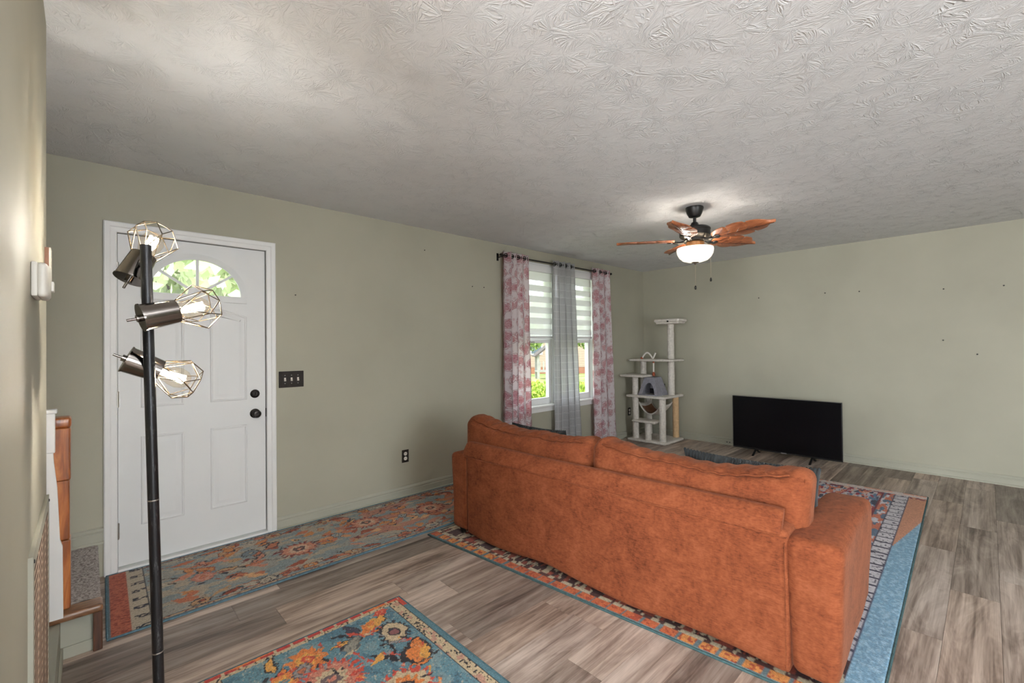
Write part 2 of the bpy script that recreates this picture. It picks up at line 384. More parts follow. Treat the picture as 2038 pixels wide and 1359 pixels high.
# nail holes left in the paint
NAIL = simple('nail_head', (0.02, 0.02, 0.018, 1), 0.6)
for y, z in ((1.985, 1.907), (1.282, 1.905), (0.967, 1.893), (0.297, 1.854), (-0.107, 1.846), (0.307, 1.346), (0.073, 1.208)):
    MB().lathe([(0.0001, 0.010), (0.006, 0.008), (0.007, 0)], (XB, y, z), (-1, 0, 0), 8).build('nail', NAIL, wr, ang=40)
for x, z in ((2.304, 2.237), (1.159, 1.738), (2.868, 1.945), (3.021, 1.947)):
    MB().lathe([(0.0001, 0.008), (0.0045, 0.006), (0.005, 0)], (x, YA, z), (0, -1, 0), 8).build('nail', NAIL, wf, ang=40)
# ---- patio door added out of view to carry the fill light
pd = struct(empty('added_patio_door', (XK - 0.07, -0.85, 0), -PI / 2))
b = MB()
for x0, x1, z0, z1 in ((-1.5, -1.43, 0, 2.17), (1.43, 1.5, 0, 2.17), (-1.43, 1.43, 2.10, 2.17), (-1.43, 1.43, 0, 0.04), (-0.04, 0.04, 0.04, 2.10)): b.box(x0, x1, -0.05, 0.05, z0, z1)
b.build('frame', VINYL, pd)
for x0, x1 in ((-1.43, -0.04), (0.04, 1.43)): MB().box(x0, x1, -0.03, -0.022, 0.04, 2.10).build('pane', GLASS, pd)
# ceiling lamp added for fill, unseen behind the camera
cl = tag(empty('fill_ceiling_light', (-0.9, -0.7, HC)), 'round flush fill light added to the ceiling, unseen behind the camera', 'lamp')
MB().lathe([(0.15, 0), (0.15, -0.025), (0.14, -0.03)], seg=32).build('pan', NICKEL, cl, ang=40)
OPALC = emit('fill_ceiling_dome', (1.0, 0.97, 0.93, 1), 12)
MB().lathe([(0.14, -0.03), (0.135, -0.055), (0.11, -0.085), (0.06, -0.105), (0.001, -0.11)], seg=32, cap=False).build('dome', OPALC, cl, smooth=True)

# torchiere added unseen behind the camera as fill, washing the ceiling
tl = tag(empty('fill_torchiere', (0.30, -0.75, 0)), 'tall uplighter added for fill light, unseen behind the camera', 'floor lamp')
MB().lathe([(0.14, 0), (0.14, 0.012), (0.02, 0.03)], seg=28).build('base', BLACKM, tl, ang=40); MB().cyl((0, 0, 0.02), (0, 0, 1.72), 0.013, seg=14).build('pole', BLACKM, tl, ang=40)
MB().lathe([(0.015, 1.70), (0.06, 1.72), (0.13, 1.79), (0.15, 1.83), (0.146, 1.83), (0.125, 1.79), (0.05, 1.73), (0.001, 1.725)], seg=28, cap=False).build('bowl', NICKEL, tl, ang=40)
ul = bpy.data.lights.new('fill_uplight', 'SPOT'); ul.energy = FILL_UPLIGHT_W; ul.spot_size = math.radians(150); ul.spot_blend = 0.6; ul.shadow_soft_size = 0.08; ul.color = (0.95, 0.975, 1.0)
uo = bpy.data.objects.new('fill_uplight', ul); COL.objects.link(uo); uo.parent = tl; uo.location = (0, 0, 1.86); uo.rotation_euler = (PI, 0, 0)

# ------------------------------------------------------------------ front door
dr = struct(empty('door_1', (0.541, YA, 0)))
CX = 0.541
def L(x): return x - CX
# casing: stepped profile boards
def casing_profile(w=0.062): return [(0, 0.010), (0.006, 0.014), (w * 0.45, 0.016), (w * 0.55, 0.020), (w - 0.006, 0.021), (w, 0.017)]
def casing_side(x_in, sgn, z0, z1):
    b = MB(); poly = [(x_in, 0)] + [(x_in + sgn * a, -t) for a, t in casing_profile()] + [(x_in + sgn * 0.062, 0)]
    A = [b.bm.verts.new((x, y, z0)) for x, y in poly]; B = []
    for i, (x, y) in enumerate(poly): B.append(b.bm.verts.new((x, y, z1 + abs(x - x_in))))
    n = len(poly); b.bm.faces.new(A); b.bm.faces.new(B[::-1])
    for i in range(n): b.bm.faces.new((A[i], B[i], B[(i + 1) % n], A[(i + 1) % n]))
    return b
casing_side(L(0.140), -1, 0.0, 2.045).build('casing', WHITE, dr)
casing_side(L(0.955), 1, 0.0, 2.045).build('casing', WHITE, dr)
b = MB(); poly = [(2.045, 0)] + [(2.045 + a, -t) for a, t in casing_profile()] + [(2.107, 0)]
A = [b.bm.verts.new((L(0.140) - (z - 2.045), y, z)) for z, y in poly]; B = [b.bm.verts.new((L(0.955) + (z - 2.045), y, z)) for z, y in poly]
n = len(poly); b.bm.faces.new(A); b.bm.faces.new(B[::-1])
for i in range(n): b.bm.faces.new((A[i], B[i], B[(i + 1) % n], A[(i + 1) % n]))
b.build('casing', WHITE, dr)
b = MB().box(L(DX0), L(0.140), -0.002, 0.13, 0, 2.055).box(L(0.955), L(DX1), -0.002, 0.13, 0, 2.055).box(L(0.140), L(0.955), -0.002, 0.13, 2.046, 2.055)
b.box(L(0.140), L(0.152), 0.055, 0.13, 0, 2.046).box(L(0.943), L(0.955), 0.055, 0.13, 0, 2.046).box(L(0.152), L(0.943), 0.055, 0.13, 2.034, 2.046)
b.build('jamb', WHITE, dr)
MB().box(L(0.140), L(0.955), -0.030, 0.12, 0, 0.022, 0.004).build('threshold', WHITE, dr)
# leaf with a half-round opening for the fanlight
SX0, SX1, SZ0, SZ1 = L(0.1435), L(0.9495), 0.030, 2.040
FY0, FY1 = 0.006, 0.050
AC, AZ, AR, AB = L(0.5425), 1.690, 0.262, 0.250
b = MB(); b.box(SX0, SX1, FY0, FY1, SZ0, AZ)
N = 40; arch = []; outer = []
for i in range(N + 1):
    t = PI * i / N; c, s_ = math.cos(t), math.sin(t); arch.append((AC + AR * c, AZ + AB * s_))
    ox, oz = (SX1 if c > 0 else SX0) - AC, SZ1 - AZ
    kx = abs(ox / c) if abs(c) > 1e-6 else 1e9; kz = oz / s_ if s_ > 1e-6 else 1e9; kk = min(kx, kz); outer.append((AC + c * kk, AZ + s_ * kk))
# make sure the slab corners are used
for cx_, cz in ((SX1, SZ1), (SX0, SZ1)):
    j = min(range(N + 1), key=lambda i: (outer[i][0] - cx_) ** 2 + (outer[i][1] - cz) ** 2); outer[j] = (cx_, cz)
for d in (FY0, FY1):
    a = [b.bm.verts.new((x, d, z)) for x, z in arch]; o_ = [b.bm.verts.new((x, d, z)) for x, z in outer]
    for i in range(N): b.bm.faces.new((a[i], a[i + 1], o_[i + 1], o_[i]))
ia = [[b.bm.verts.new((x, d, z)) for x, z in arch] for d in (FY0, FY1)]
for i in range(N): b.bm.faces.new((ia[0][i], ia[0][i + 1], ia[1][i + 1], ia[1][i]))
oa = [[b.bm.verts.new((x, d, z)) for x, z in outer] for d in (FY0, FY1)]
for i in range(N): b.bm.faces.new((oa[0][i], oa[0][i + 1], oa[1][i + 1], oa[1][i]))
leaf = b.build('door_leaf', DOORW, dr)
# embossed panels
def inset(poly, d):
    n = len(poly); out = []
    for i in range(n):
        p0, p1, p2 = Vector(poly[i - 1]), Vector(poly[i]), Vector(poly[(i + 1) % n])
        e1 = (p1 - p0).normalized(); e2 = (p2 - p1).normalized(); n1 = Vector((-e1.y, e1.x)); n2 = Vector((-e2.y, e2.x))
        k = (n1 + n2); k = k / max(0.3, k.dot(n1)) if k.length > 1e-6 else n1
        out.append(tuple(p1 + k * d))
    return out
def panel(poly):
    b = MB(); loops = []
    for d, h in ((0, 0), (0.005, 0.0045), (0.010, 0.005), (0.016, 0.0015), (0.024, 0.0012), (0.030, 0.0016), (0.046, 0.006), (0.048, 0.006)):
        loops.append([(x, FY0 - h, z) for x, z in inset(poly, d)])
    b.rings(loops); return b.build('panel', DOORW, leaf, ang=25)
for x0, x1 in ((L(0.250), L(0.470)), (L(0.613), L(0.833))):
    panel([(x0, 0.255), (x1, 0.255), (x1, 0.800), (x0, 0.800)])
    right = x0 > 0; top = []
    for i in range(9):
        t = i / 8; x = x1 + (x0 - x1) * t; e = t if right else 1 - t
        top.append((x, 1.560 + 0.05 * math.sin(e * PI / 2)))
    panel([(x0, 0.975), (x1, 0.975)] + top)
# fanlight: frame, muntins, four panes
def arcstrip(r0a, r0b, r1a, r1b, y0, y1, z):
    b = MB(); lo = []
    for i in range(N + 1):
        t = PI * i / N; c, s_ = math.cos(t), math.sin(t)
        lo.append([b.bm.verts.new((AC + ra * c, yy, z + rb * s_)) for ra, rb, yy in ((r0a, r0b, y1), (r0a, r0b, y0), (r1a, r1b, y0 + 0.004), (r1a, r1b, y1))])
    for a, c in zip(lo, lo[1:]):
        for q in range(4): b.bm.faces.new((a[q], a[(q + 1) % 4], c[(q + 1) % 4], c[q]))
    b.bm.faces.new(lo[0]); b.bm.faces.new(lo[-1][::-1]); return b
fl = arcstrip(0.252, 0.232, 0.292, 0.272, -0.008, FY0 + 0.001, 1.695).build('fanlight_frame', DOORW, dr, ang=30)
MB().box(AC - 0.292, AC + 0.292, -0.008, FY0 + 0.001, 1.652, 1.697, 0.003).build('rail', DOORW, fl)
for a in (38, 90, 142):
    t = math.radians(a); c, s_ = math.cos(t), math.sin(t)
    p0 = Vector((AC + 0.05 * c, 0, 1.697 + 0.05 * s_)); p1 = Vector((AC + 0.255 * c, 0, 1.695 + 0.235 * s_)); nn = Vector((-s_, 0, c)) * 0.008
    b = MB(); b.prism([((p0 - nn).x, (p0 - nn).z), ((p0 + nn).x, (p0 + nn).z), ((p1 + nn).x, (p1 + nn).z), ((p1 - nn).x, (p1 - nn).z)], -0.004, 0.012, 'xz'); b.build('muntin', DOORW, fl)
b = MB(); b.prism([(AC + 0.055 * math.cos(PI * i / 12), 1.696 + 0.055 * math.sin(PI * i / 12)) for i in range(13)], -0.005, 0.012, 'xz'); b.build('hub', DOORW, fl)
angs = [0, 38, 90, 142, 180]
for a0, a1 in zip(angs, angs[1:]):
    pl = [(AC + 0.045 * math.cos(math.radians(a)), 1.696 + 0.045 * math.sin(math.radians(a))) for a in (a1, a0)]
    for i in range(9):
        t = math.radians(a0 + (a1 - a0) * i / 8); pl.append((AC + 0.256 * math.cos(t), 1.696 + 0.236 * math.sin(t)))
    b = MB(); b.prism(pl, 0.018, 0.022, 'xz'); b.build('pane', GLASS, fl)
# lockset, deadbolt, hinges
def knob(z, big):
    x = L(0.882)
    if big: prof = [(0.033, 0), (0.033, 0.004), (0.026, 0.008), (0.013, 0.012), (0.012, 0.03), (0.02, 0.036), (0.027, 0.046), (0.0275, 0.056), (0.022, 0.064), (0.012, 0.066), (0.011, 0.063), (0.001, 0.063)]
    else: prof = [(0.030, 0), (0.030, 0.006), (0.024, 0.012), (0.015, 0.014), (0.014, 0.018), (0.001, 0.018)]
    o = MB().lathe(prof, (x, FY0, z), (0, -1, 0), 28, cap=False).build('knob' if big else 'deadbolt', BRONZE, dr, ang=35)
    if not big: MB().box(x - 0.004, x + 0.004, FY0 - 0.030, FY0 - 0.016, z - 0.012, z + 0.012, 0.002).build('thumb_turn', BRONZE, o)
knob(0.872, True); knob(1.012, False)
MB().box(L(0.9505), L(0.958), -0.004, 0.03, 0.842, 0.902).build('strike_plate', BRONZE, dr)
for z in (1.818, 1.037, 0.246):
    h = MB().cyl((L(0.1415), -0.004, z - 0.048), (L(0.1415), -0.004, z + 0.048), 0.0065, seg=10).build('hinge', HINGE, dr, ang=40)
    MB().box(L(0.137), L(0.150), -0.0005, 0.006, z - 0.044, z + 0.044).build('hinge_leaf', HINGE, h)

# ------------------------------------------------------------------ twin window
wn = struct(empty('window_1', (4.14, YA, WZ0)))
def W(x): return x - 4.14
b = MB()
b.box(W(WX0), W(WX0) + 0.02, 0, 0.14, 0, 1.68).box(W(WX1) - 0.02, W(WX1), 0, 0.14, 0, 1.68).box(W(WX0), W(WX1), 0, 0.14, 1.66, 1.68).box(W(WX0), W(WX1), 0.0, 0.14, 0, 0.02)
b.box(-0.035, 0.035, 0.02, 0.13, 0.02, 1.66); b.build('jamb', VINYL, wn)
b = MB(); b.box(W(3.28), W(5.0), -0.045, 0.02, -0.005, 0.018, 0.005); b.build('sill', WHITE, wn)
b = MB(); b.box(W(3.31), W(4.97), -0.016, 0.0, -0.062, -0.005, 0.004); b.build('apron', WHITE, wn)
for cx_ in (W(3.75), W(4.535)):
    hw = 0.345
    for nm, z0, z1, y in (('lower_sash', 0.02, 0.80, 0.035), ('upper_sash', 0.76, 1.66, 0.075)):
        b = MB(); st = 0.042; br = 0.075 if nm == 'lower_sash' else 0.045
        b.box(cx_ - hw, cx_ - hw + st, y, y + 0.035, z0, z1).box(cx_ + hw - st, cx_ + hw, y, y + 0.035, z0, z1)
        b.box(cx_ - hw + st, cx_ + hw - st, y, y + 0.035, z0, z0 + br).box(cx_ - hw + st, cx_ + hw - st, y, y + 0.035, z1 - 0.055, z1)
        s_ = b.build(nm, VINYL, wn)
        MB().box(cx_ - hw + st, cx_ + hw - st, y + 0.016, y + 0.020, z0 + br, z1 - 0.055).build('pane', GLASS, s_)
    MB().box(cx_ - 0.06, cx_ + 0.06, 0.030, 0.036, 0.752, 0.762).build('lift_rail_slot', simple('slot_shadow', (0.25, 0.24, 0.2, 1), 0.6), wn)

# ------------------------------------------------------------------ daylight outside
GRASS, nt, bb = newmat('lawn_grass'); v = coords(nt, 'Object')
lk(nt, ramp(nt, noisetex(nt, v, 0.6, 5), [(0.35, S(92, 112, 52)), (0.5, S(122, 138, 70)), (0.65, S(160, 156, 104))]), bb.inputs['Base Color']); bb.inputs['Roughness'].default_value = 0.95
lawn = struct(MB().grid(lambda u, v: (-50 + 140 * u, YA + 0.2 + 100 * v, -1.0 + 0.25 * N3(u * 14, v * 10, 0)), 40, 30).build('lawn', GRASS, smooth=True))
struct(MB().box(-40, XK - 0.2, -40, 3, -0.3, -0.17).build('ground_back', simple('pale_patio', (0.45, 0.43, 0.4, 1), 0.9, nscale=1)))
SIDING, nt, bb = newmat('beige_lap_siding'); v = coords(nt, 'Object'); sp = nd(nt, 'ShaderNodeSeparateXYZ'); lk(nt, v, sp.inputs[0])
fr = math_(nt, 'FRACT', math_(nt, 'MULTIPLY', sp.outputs[2], 5.0))
lk(nt, ramp(nt, fr, [(0.0, S(104, 86, 74)), (0.12, S(142, 122, 106)), (1.0, S(152, 132, 116))]), bb.inputs['Base Color']); bb.inputs['Roughness'].default_value = 0.8
BRICKY = simple('brick_foundation', S(132, 88, 66), 0.9, nscale=3)
ROOFM = simple('grey_shingle_roof', S(110, 104, 100), 0.9, nscale=5, namt=0.3)
hs = tag(empty('neighbour_house', (28.5, 24.0, -1.0), math.radians(-45)), 'beige lap-sided house across the lawn seen through the window', 'house')
MB().box(-9, 9, 0, 7, 0.55, 4.2).build('wall', SIDING, hs); MB().box(-9, 9, 0.03, 6.9, -0.6, 0.55).build('foundation', BRICKY, hs)
b = MB(); b.prism([(-0.6, 4.1), (7.6, 4.1), (3.5, 6.6)], -9.4, 9.4, 'yz'); b.build('roof', ROOFM, hs)
for x in (-2.2, 3.0, 6.0):
    w_ = MB().box(x - 0.5, x + 0.5, -0.06, 0.0, 1.6, 3.1).build('window_frame', VINYL, hs)
    MB().box(x - 0.42, x + 0.42, -0.08, -0.06, 1.68, 3.02).build('pane', simple('dark_far_glass', (0.08, 0.1, 0.12, 1), 0.2), w_)
GREYW = simple('weathered_grey_wood', S(136, 134, 128), 0.85, nscale=4); DKW = simple('dark_shed_roof', S(70, 62, 58), 0.9)
ps = tag(empty('play_house', (23.6, 21.3, -1.05), math.radians(-38)), 'small grey wooden gabled play house on posts on the lawn', 'play house')
for x in (-0.75, 0.75):
    for y in (-0.5, 0.5): MB().box(x - 0.08, x + 0.08, y - 0.08, y + 0.08, 0, 1.75).build('post', GREYW, ps)
b = MB(); b.box(-0.85, 0.85, -0.6, 0.6, 0.55, 0.65); b.build('deck', GREYW, ps)
for i in range(6): MB().box(-0.7 + i * 0.26, -0.6 + i * 0.26, -0.58, -0.54, 0.65, 1.3).build('rail_slat', GREYW, ps)
b = MB(); b.prism([(-1.05, 1.65), (0, 2.45), (1.05, 1.65), (0.95, 1.6), (0, 2.32), (-0.95, 1.6)], -0.8, 0.8, 'xz'); b.build('roof', DKW, ps)
def leafy(name, loc, rx, rz, n, size, cols, seed, label, cat, trunk=0.0, group=None):
    r = random.Random(seed); root = tag(empty(name, loc), label, cat, group)
    b = MB()
    for i in range(n):
        d = Vector((r.gauss(0, 1), r.gauss(0, 1), r.gauss(0, 1))).normalized() * (r.random() ** 0.4)
        c = Vector((d.x * rx, d.y * rx, trunk + rz + d.z * rz)); q = Euler((r.uniform(0, 6), r.uniform(0, 6), r.uniform(0, 6))).to_matrix(); s_ = size * r.uniform(0.6, 1.3)
        vs = [b.bm.verts.new(c + q @ Vector(p)) for p in ((-s_, 0, 0), (0, -s_ * 0.5, 0), (s_, 0, 0), (0, s_ * 0.5, 0))]; b.bm.faces.new(vs)
    M, nt, bb = newmat(name + '_leaves'); v = coords(nt, 'Object')
    lk(nt, ramp(nt, noisetex(nt, v, 1.2 / max(rx, .3) * 2, 4), [(0.35, cols[0]), (0.65, cols[1])]), bb.inputs['Base Color'])
    bb.inputs['Roughness'].default_value = 0.7; o = b.build('foliage', M, root); o['kind'] = 'stuff'
    if trunk: MB().cyl((0, 0, -0.3), (0, 0, trunk + rz), 0.12 * rx, 0.05 * rx, 10).build('trunk', simple(name + '_bark', S(96, 80, 66), 0.9, nscale=8), root, ang=40)
    return root
YG = (S(96, 122, 34), S(168, 188, 70)); MG = (S(80, 104, 48), S(140, 160, 84)); TG = (S(150, 168, 116), S(214, 220, 180))  # TG is paled: outdoor haze and overexposure put into the leaf colour
leafy('yard_shrub', (12.6, 11.9, -1.25), 0.95, 0.62, 2600, 0.07, YG, 1, 'bright yellow-green shrub in the left window pane', 'shrub', 0.0)
leafy('yard_shrub', (15.8, 12.2, -1.25), 0.8, 0.5, 2200, 0.07, YG, 2, 'bright yellow-green shrub in the right window pane', 'shrub', 0.0)
leafy('yard_tree', (17.0, 17.0, -1.0), 1.15, 0.75, 2500, 0.09, MG, 3, 'leafy tree overhanging the play house in the left window pane', 'tree', 2.0)
leafy('yard_tree', (20.0, 14.6, -1.0), 1.05, 0.7, 2200, 0.09, MG, 4, 'leafy tree beside the beige house in the right window pane', 'tree', 2.0)
leafy('yard_tree', (1.2, 12.5, -1.0), 4.2, 2.7, 9000, 0.17, TG, 5, 'green tree, leaf colour paled for haze, filling the fanlight of the front door', 'tree', 1.2)
leafy('yard_tree', (-8.5, 23, -1.0), 4.5, 3.6, 7000, 0.22, TG, 6, 'tree farther back to the left beyond the fanlight', 'tree', 1.5)

# ------------------------------------------------------------------ zebra blinds
OPQ = simple('white_blind_fabric', (0.80, 0.80, 0.78, 1), 0.8)
M, nt, bb = newmat('sheer_blind_fabric'); out = nt.nodes['Material Output']
t_ = nd(nt, 'ShaderNodeBsdfTransparent'); df = nd(nt, 'ShaderNodeBsdfTranslucent'); df.inputs[0].default_value = (0.8, 0.8, 0.78, 1); d2 = nd(nt, 'ShaderNodeBsdfDiffuse'); d2.inputs[0].default_value = (0.8, 0.8, 0.78, 1)
m1 = nd(nt, 'ShaderNodeMixShader'); m1.inputs[0].default_value = 0.5; lk(nt, df.outputs[0], m1.inputs[1]); lk(nt, d2.outputs[0], m1.inputs[2])
m2 = nd(nt, 'ShaderNodeMixShader'); m2.inputs[0].default_value = 0.55; lk(nt, t_.outputs[0], m2.inputs[1]); lk(nt, m1.outputs[0], m2.inputs[2]); lk(nt, m2.outputs[0], out.inputs[0]); SHEER = M
M, nt, bb = newmat('opaque_blind_band'); out = nt.nodes['Material Output']
df = nd(nt, 'ShaderNodeBsdfTranslucent'); df.inputs[0].default_value = (0.78, 0.78, 0.77, 1); d2 = nd(nt, 'ShaderNodeBsdfDiffuse'); d2.inputs[0].default_value = (0.82, 0.82, 0.8, 1)
m1 = nd(nt, 'ShaderNodeMixShader'); m1.inputs[0].default_value = 0.84; lk(nt, df.outputs[0], m1.inputs[1]); lk(nt, d2.outputs[0], m1.inputs[2]); lk(nt, m1.outputs[0], out.inputs[0]); BAND = M
for cx_, side in ((3.75, 'left'), (4.535, 'right')):
    zb = tag(empty('zebra_blind', (cx_, YA + 0.012, 2.28)), 'white striped roller blind in the %s half of the window' % side, 'window blind', 'blinds in the twin window')
    MB().box(-0.36, 0.36, -0.035, 0.018, -0.085, 0.0, 0.012, 3).build('cassette', VINYL, zb, ang=40)
    z = -0.085; k = 0; first = True
    while z > -0.83:
        h = 0.10 if first else (0.074 if k % 2 == 0 else 0.053); z1 = max(z - h, -0.835)
        y = 0.0 if k % 2 == 0 else 0.0035
        if k % 2 == 0:
            MB().grid(lambda u, v, z=z, z1=z1: (-0.34 + 0.68 * u, -0.0045 * math.sin(PI * v), z + (z1 - z) * v), 4, 5).build('opaque_band', BAND, zb, smooth=True)
        else:
            MB().box(-0.34, 0.34, y, y + 0.0004, z1, z).build('sheer_band', SHEER, zb)
        z = z1; k += 1; first = False
    MB().box(-0.345, 0.345, -0.012, 0.010, -0.862, -0.833, 0.006, 3).build('bottom_rail', VINYL, zb, ang=40)

# ------------------------------------------------------------------ curtains
RY = 3.525; RZ = 2.300
rod = tag(empty('curtain_rod', (4.2, RY, RZ)), 'thin black curtain rod across the top of the window', 'curtain rod')
MB().cyl((-1.0, 0, 0), (1.0, 0, 0), 0.008, seg=12).build('rod', FANBLK, rod, ang=40)
for x in (-1.0, 1.0):
    MB().lathe([(0.008, -0.005), (0.014, 0), (0.016, 0.01), (0.011, 0.022), (0.001, 0.024)], (x, 0, 0), (1 if x > 0 else -1, 0, 0), 14).build('finial', FANBLK, rod, ang=40)
    b = MB(); xx = x * 0.985; b.tube([(xx, 0.0, -0.012), (xx, 0.05, -0.016), (xx, 0.083, -0.016)], 0.006); b.box(xx - 0.012, xx + 0.012, 0.079, 0.084, -0.05, 0.03); b.build('bracket', FANBLK, rod)
def floral_mat(name, base, pinks, line, shift):
    M, nt, b = newmat(name); out = nt.nodes['Material Output']
    uv = nd(nt, 'ShaderNodeUVMap'); mp = nd(nt, 'ShaderNodeMapping'); mp.inputs['Location'].default_value = (shift, shift * 1.7, 0); lk(nt, uv.outputs[0], mp.inputs[0])
    wn_ = nd(nt, 'ShaderNodeTexNoise'); wn_.inputs['Scale'].default_value = 14; lk(nt, mp.outputs[0], wn_.inputs['Vector'])
    ad = nd(nt, 'ShaderNodeVectorMath', operation='MULTIPLY_ADD'); lk(nt, wn_.outputs['Color'], ad.inputs[0]); ad.inputs[1].default_value = (0.03, 0.03, 0); lk(nt, mp.outputs[0], ad.inputs[2])
    vo = nd(nt, 'ShaderNodeTexVoronoi'); vo.voronoi_dimensions = '2D'; vo.inputs['Scale'].default_value = 7.6; vo.inputs['Randomness'].default_value = 0.9; lk(nt, ad.outputs[0], vo.inputs['Vector'])
    v2 = nd(nt, 'ShaderNodeTexVoronoi'); v2.voronoi_dimensions = '2D'; v2.inputs['Scale'].default_value = 19; lk(nt, ad.outputs[0], v2.inputs['Vector'])
    cs = nd(nt, 'ShaderNodeSeparateColor'); lk(nt, vo.outputs['Color'], cs.inputs[0])
    d = vo.outputs['Distance']
    petals = math_(nt, 'ADD', d, math_(nt, 'MULTIPLY', math_(nt, 'SUBTRACT', noisetex(nt, mp.outputs[0], 48, 4), 0.5), 0.55))
    flower = ramp(nt, petals, [(0.0, g1(1)), (0.05, g1(0.3)), (0.09, g1(0.95)), (0.15, g1(0.25)), (0.19, g1(0.9)), (0.25, g1(0.3)), (0.29, g1(0.8)), (0.34, g1(0.0))])
    ring = ramp(nt, d, [(0.375, g1(0)), (0.388, g1(1)), (0.405, g1(1)), (0.418, g1(0))])
    vine = ramp(nt, v2.outputs['Distance'], [(0.18, g1(0.0)), (0.21, g1(0.7)), (0.25, g1(0.7)), (0.28, g1(0))])
    leafm = ramp(nt, v2.outputs['Distance'], [(0.12, g1(0.55)), (0.16, g1(0.0))])
    pk = mixc(nt, cs.outputs[0], pinks[0], pinks[1])
    c = mixc(nt, flower, base, pk); c = mixc(nt, math_(nt, 'MULTIPLY', leafm, 0.8), c, pinks[1]); c = mixc(nt, math_(nt, 'MULTIPLY', vine, 0.45), c, line); c = mixc(nt, math_(nt, 'MULTIPLY', ring, 0.75), c, line)
    fine = ramp(nt, noisetex(nt, mp.outputs[0], 70, 3), [(0.56, g1(0)), (0.62, g1(0.45))]); c = mixc(nt, math_(nt, 'MULTIPLY', fine, flower), c, line)
    df = nd(nt, 'ShaderNodeBsdfDiffuse'); tr = nd(nt, 'ShaderNodeBsdfTranslucent'); mx = nd(nt, 'ShaderNodeMixShader'); mx.inputs[0].default_value = 0.48
    lk(nt, c, df.inputs[0]); lk(nt, c, tr.inputs[0]); lk(nt, df.outputs[0], mx.inputs[1]); lk(nt, tr.outputs[0], mx.inputs[2]); lk(nt, mx.outputs[0], out.inputs[0]); return M
FLOR1 = floral_mat('rose_floral_cotton', (0.84, 0.77, 0.78, 1), ((0.52, 0.15, 0.21, 1), (0.62, 0.26, 0.27, 1)), (0.30, 0.08, 0.11, 1), 0.3)
M, nt, bb = newmat('grey_windowpane_sheer'); out = nt.nodes['Material Output']; uv = nd(nt, 'ShaderNodeUVMap'); sp = nd(nt, 'ShaderNodeSeparateXYZ'); lk(nt, uv.outputs[0], sp.inputs[0])
ly = ramp(nt, math_(nt, 'FRACT', math_(nt, 'MULTIPLY', sp.outputs[1], 11.5)), [(0.0, g1(1)), (0.055, g1(1)), (0.075, g1(0))]); lx = ramp(nt, math_(nt, 'FRACT', math_(nt, 'MULTIPLY', sp.outputs[0], 9.0)), [(0.0, g1(0.8)), (0.05, g1(0.8)), (0.07, g1(0))])
ln = math_(nt, 'MAXIMUM', ly, lx); c = mixc(nt, ln, (0.60, 0.59, 0.60, 1), (0.86, 0.85, 0.86, 1))
lin = noisetex(nt, uv.outputs[0], 160, 2); c = mixc(nt, 0.35, c, ramp(nt, lin, [(0.3, g1(0.38)), (0.7, g1(0.72))]))
df = nd(nt, 'ShaderNodeBsdfDiffuse'); tr = nd(nt, 'ShaderNodeBsdfTranslucent'); tp = nd(nt, 'ShaderNodeBsdfTransparent')
lk(nt, c, df.inputs[0]); lk(nt, c, tr.inputs[0]); mx = nd(nt, 'ShaderNodeMixShader'); mx.inputs[0].default_value = 0.45; lk(nt, df.outputs[0], mx.inputs[1]); lk(nt, tr.outputs[0], mx.inputs[2])
m2 = nd(nt, 'ShaderNodeMixShader'); m2.inputs[0].default_value = 0.82; lk(nt, tp.outputs[0], m2.inputs[1]); lk(nt, mx.outputs[0], m2.inputs[2]); lk(nt, m2.outputs[0], out.inputs[0]); GREYS = M
def curtain(label, x0t, x1t, x0b, x1b, zb, mat, folds, seed, width, tilt=0.0):
    root = tag(empty('window_curtain', ((x0t + x1t) / 2, RY, RZ)), label, 'curtain', 'curtains hanging on the window rod')
    cx_ = (x0t + x1t) / 2; nu, nv = folds * 14, 46; b = MB(); r = random.Random(seed); ph = [r.uniform(-0.5, 0.5) for _ in range(folds * 2 + 2)]
    uvl = b.bm.loops.layers.uv.new('UVMap'); Hh = RZ + 0.045 - zb
    V = []
    for i in range(nu + 1):
        u = i / nu; row = []
        for j in range(nv + 1):
            v = j / nv; z = 0.045 - Hh * v
            e = v ** 1.2
            a = 2 * PI * folds * u + ph[int(u * folds)] * 0.9 * v
            amp = (0.034 + 0.010 * v) * (0.85 + 0.35 * math.sin(5 * u + seed))
            x = (x0t + (x1t - x0t) * u) * (1 - e) + (x0b + (x1b - x0b) * u) * e - cx_
            x += 0.016 * math.sin(2 * a) * (0.4 + v * 0.6) + 0.006 * N3(u * 4, v * 3, seed)
            y = amp * math.sin(a) + 0.012 * v * N3(u * 6, v * 4, seed + 3)
            row.append(b.bm.verts.new((x, y, z + 0.006 * math.sin(a + 1) * (1 - v))))
        V.append(row)
    for i in range(nu):
        for j in range(nv):
            f = b.bm.faces.new((V[i][j], V[i + 1][j], V[i + 1][j + 1], V[i][j + 1]))
            for lp, (a_, c_) in zip(f.loops, ((i, j), (i + 1, j), (i + 1, j + 1), (i, j + 1))): lp[uvl].uv = (a_ / nu * width, -c_ / nv * Hh)
    me = b.mesh('cloth', True); o = obj('cloth', me, mat, root)
    md = o.modifiers.new('thickness', 'SOLIDIFY'); md.thickness = 0.0012
    for i in range(folds * 2):
        u = (i + 0.5) / (folds * 2); x = x0t + (x1t - x0t) * u - cx_; t = math.radians(32 if i % 2 else -32)
        b = MB(); b.tube([(0.021 * math.cos(a) * math.sin(t) , 0.021 * math.cos(a) * math.cos(t) * 1, 0.021 * math.sin(a)) for a in [2 * PI * q / 16 for q in range(16)]], 0.0042, 6, True)
        g = b.build('grommet', FANBLK, root, smooth=True); g.location = (x, 0, 0)
    return root
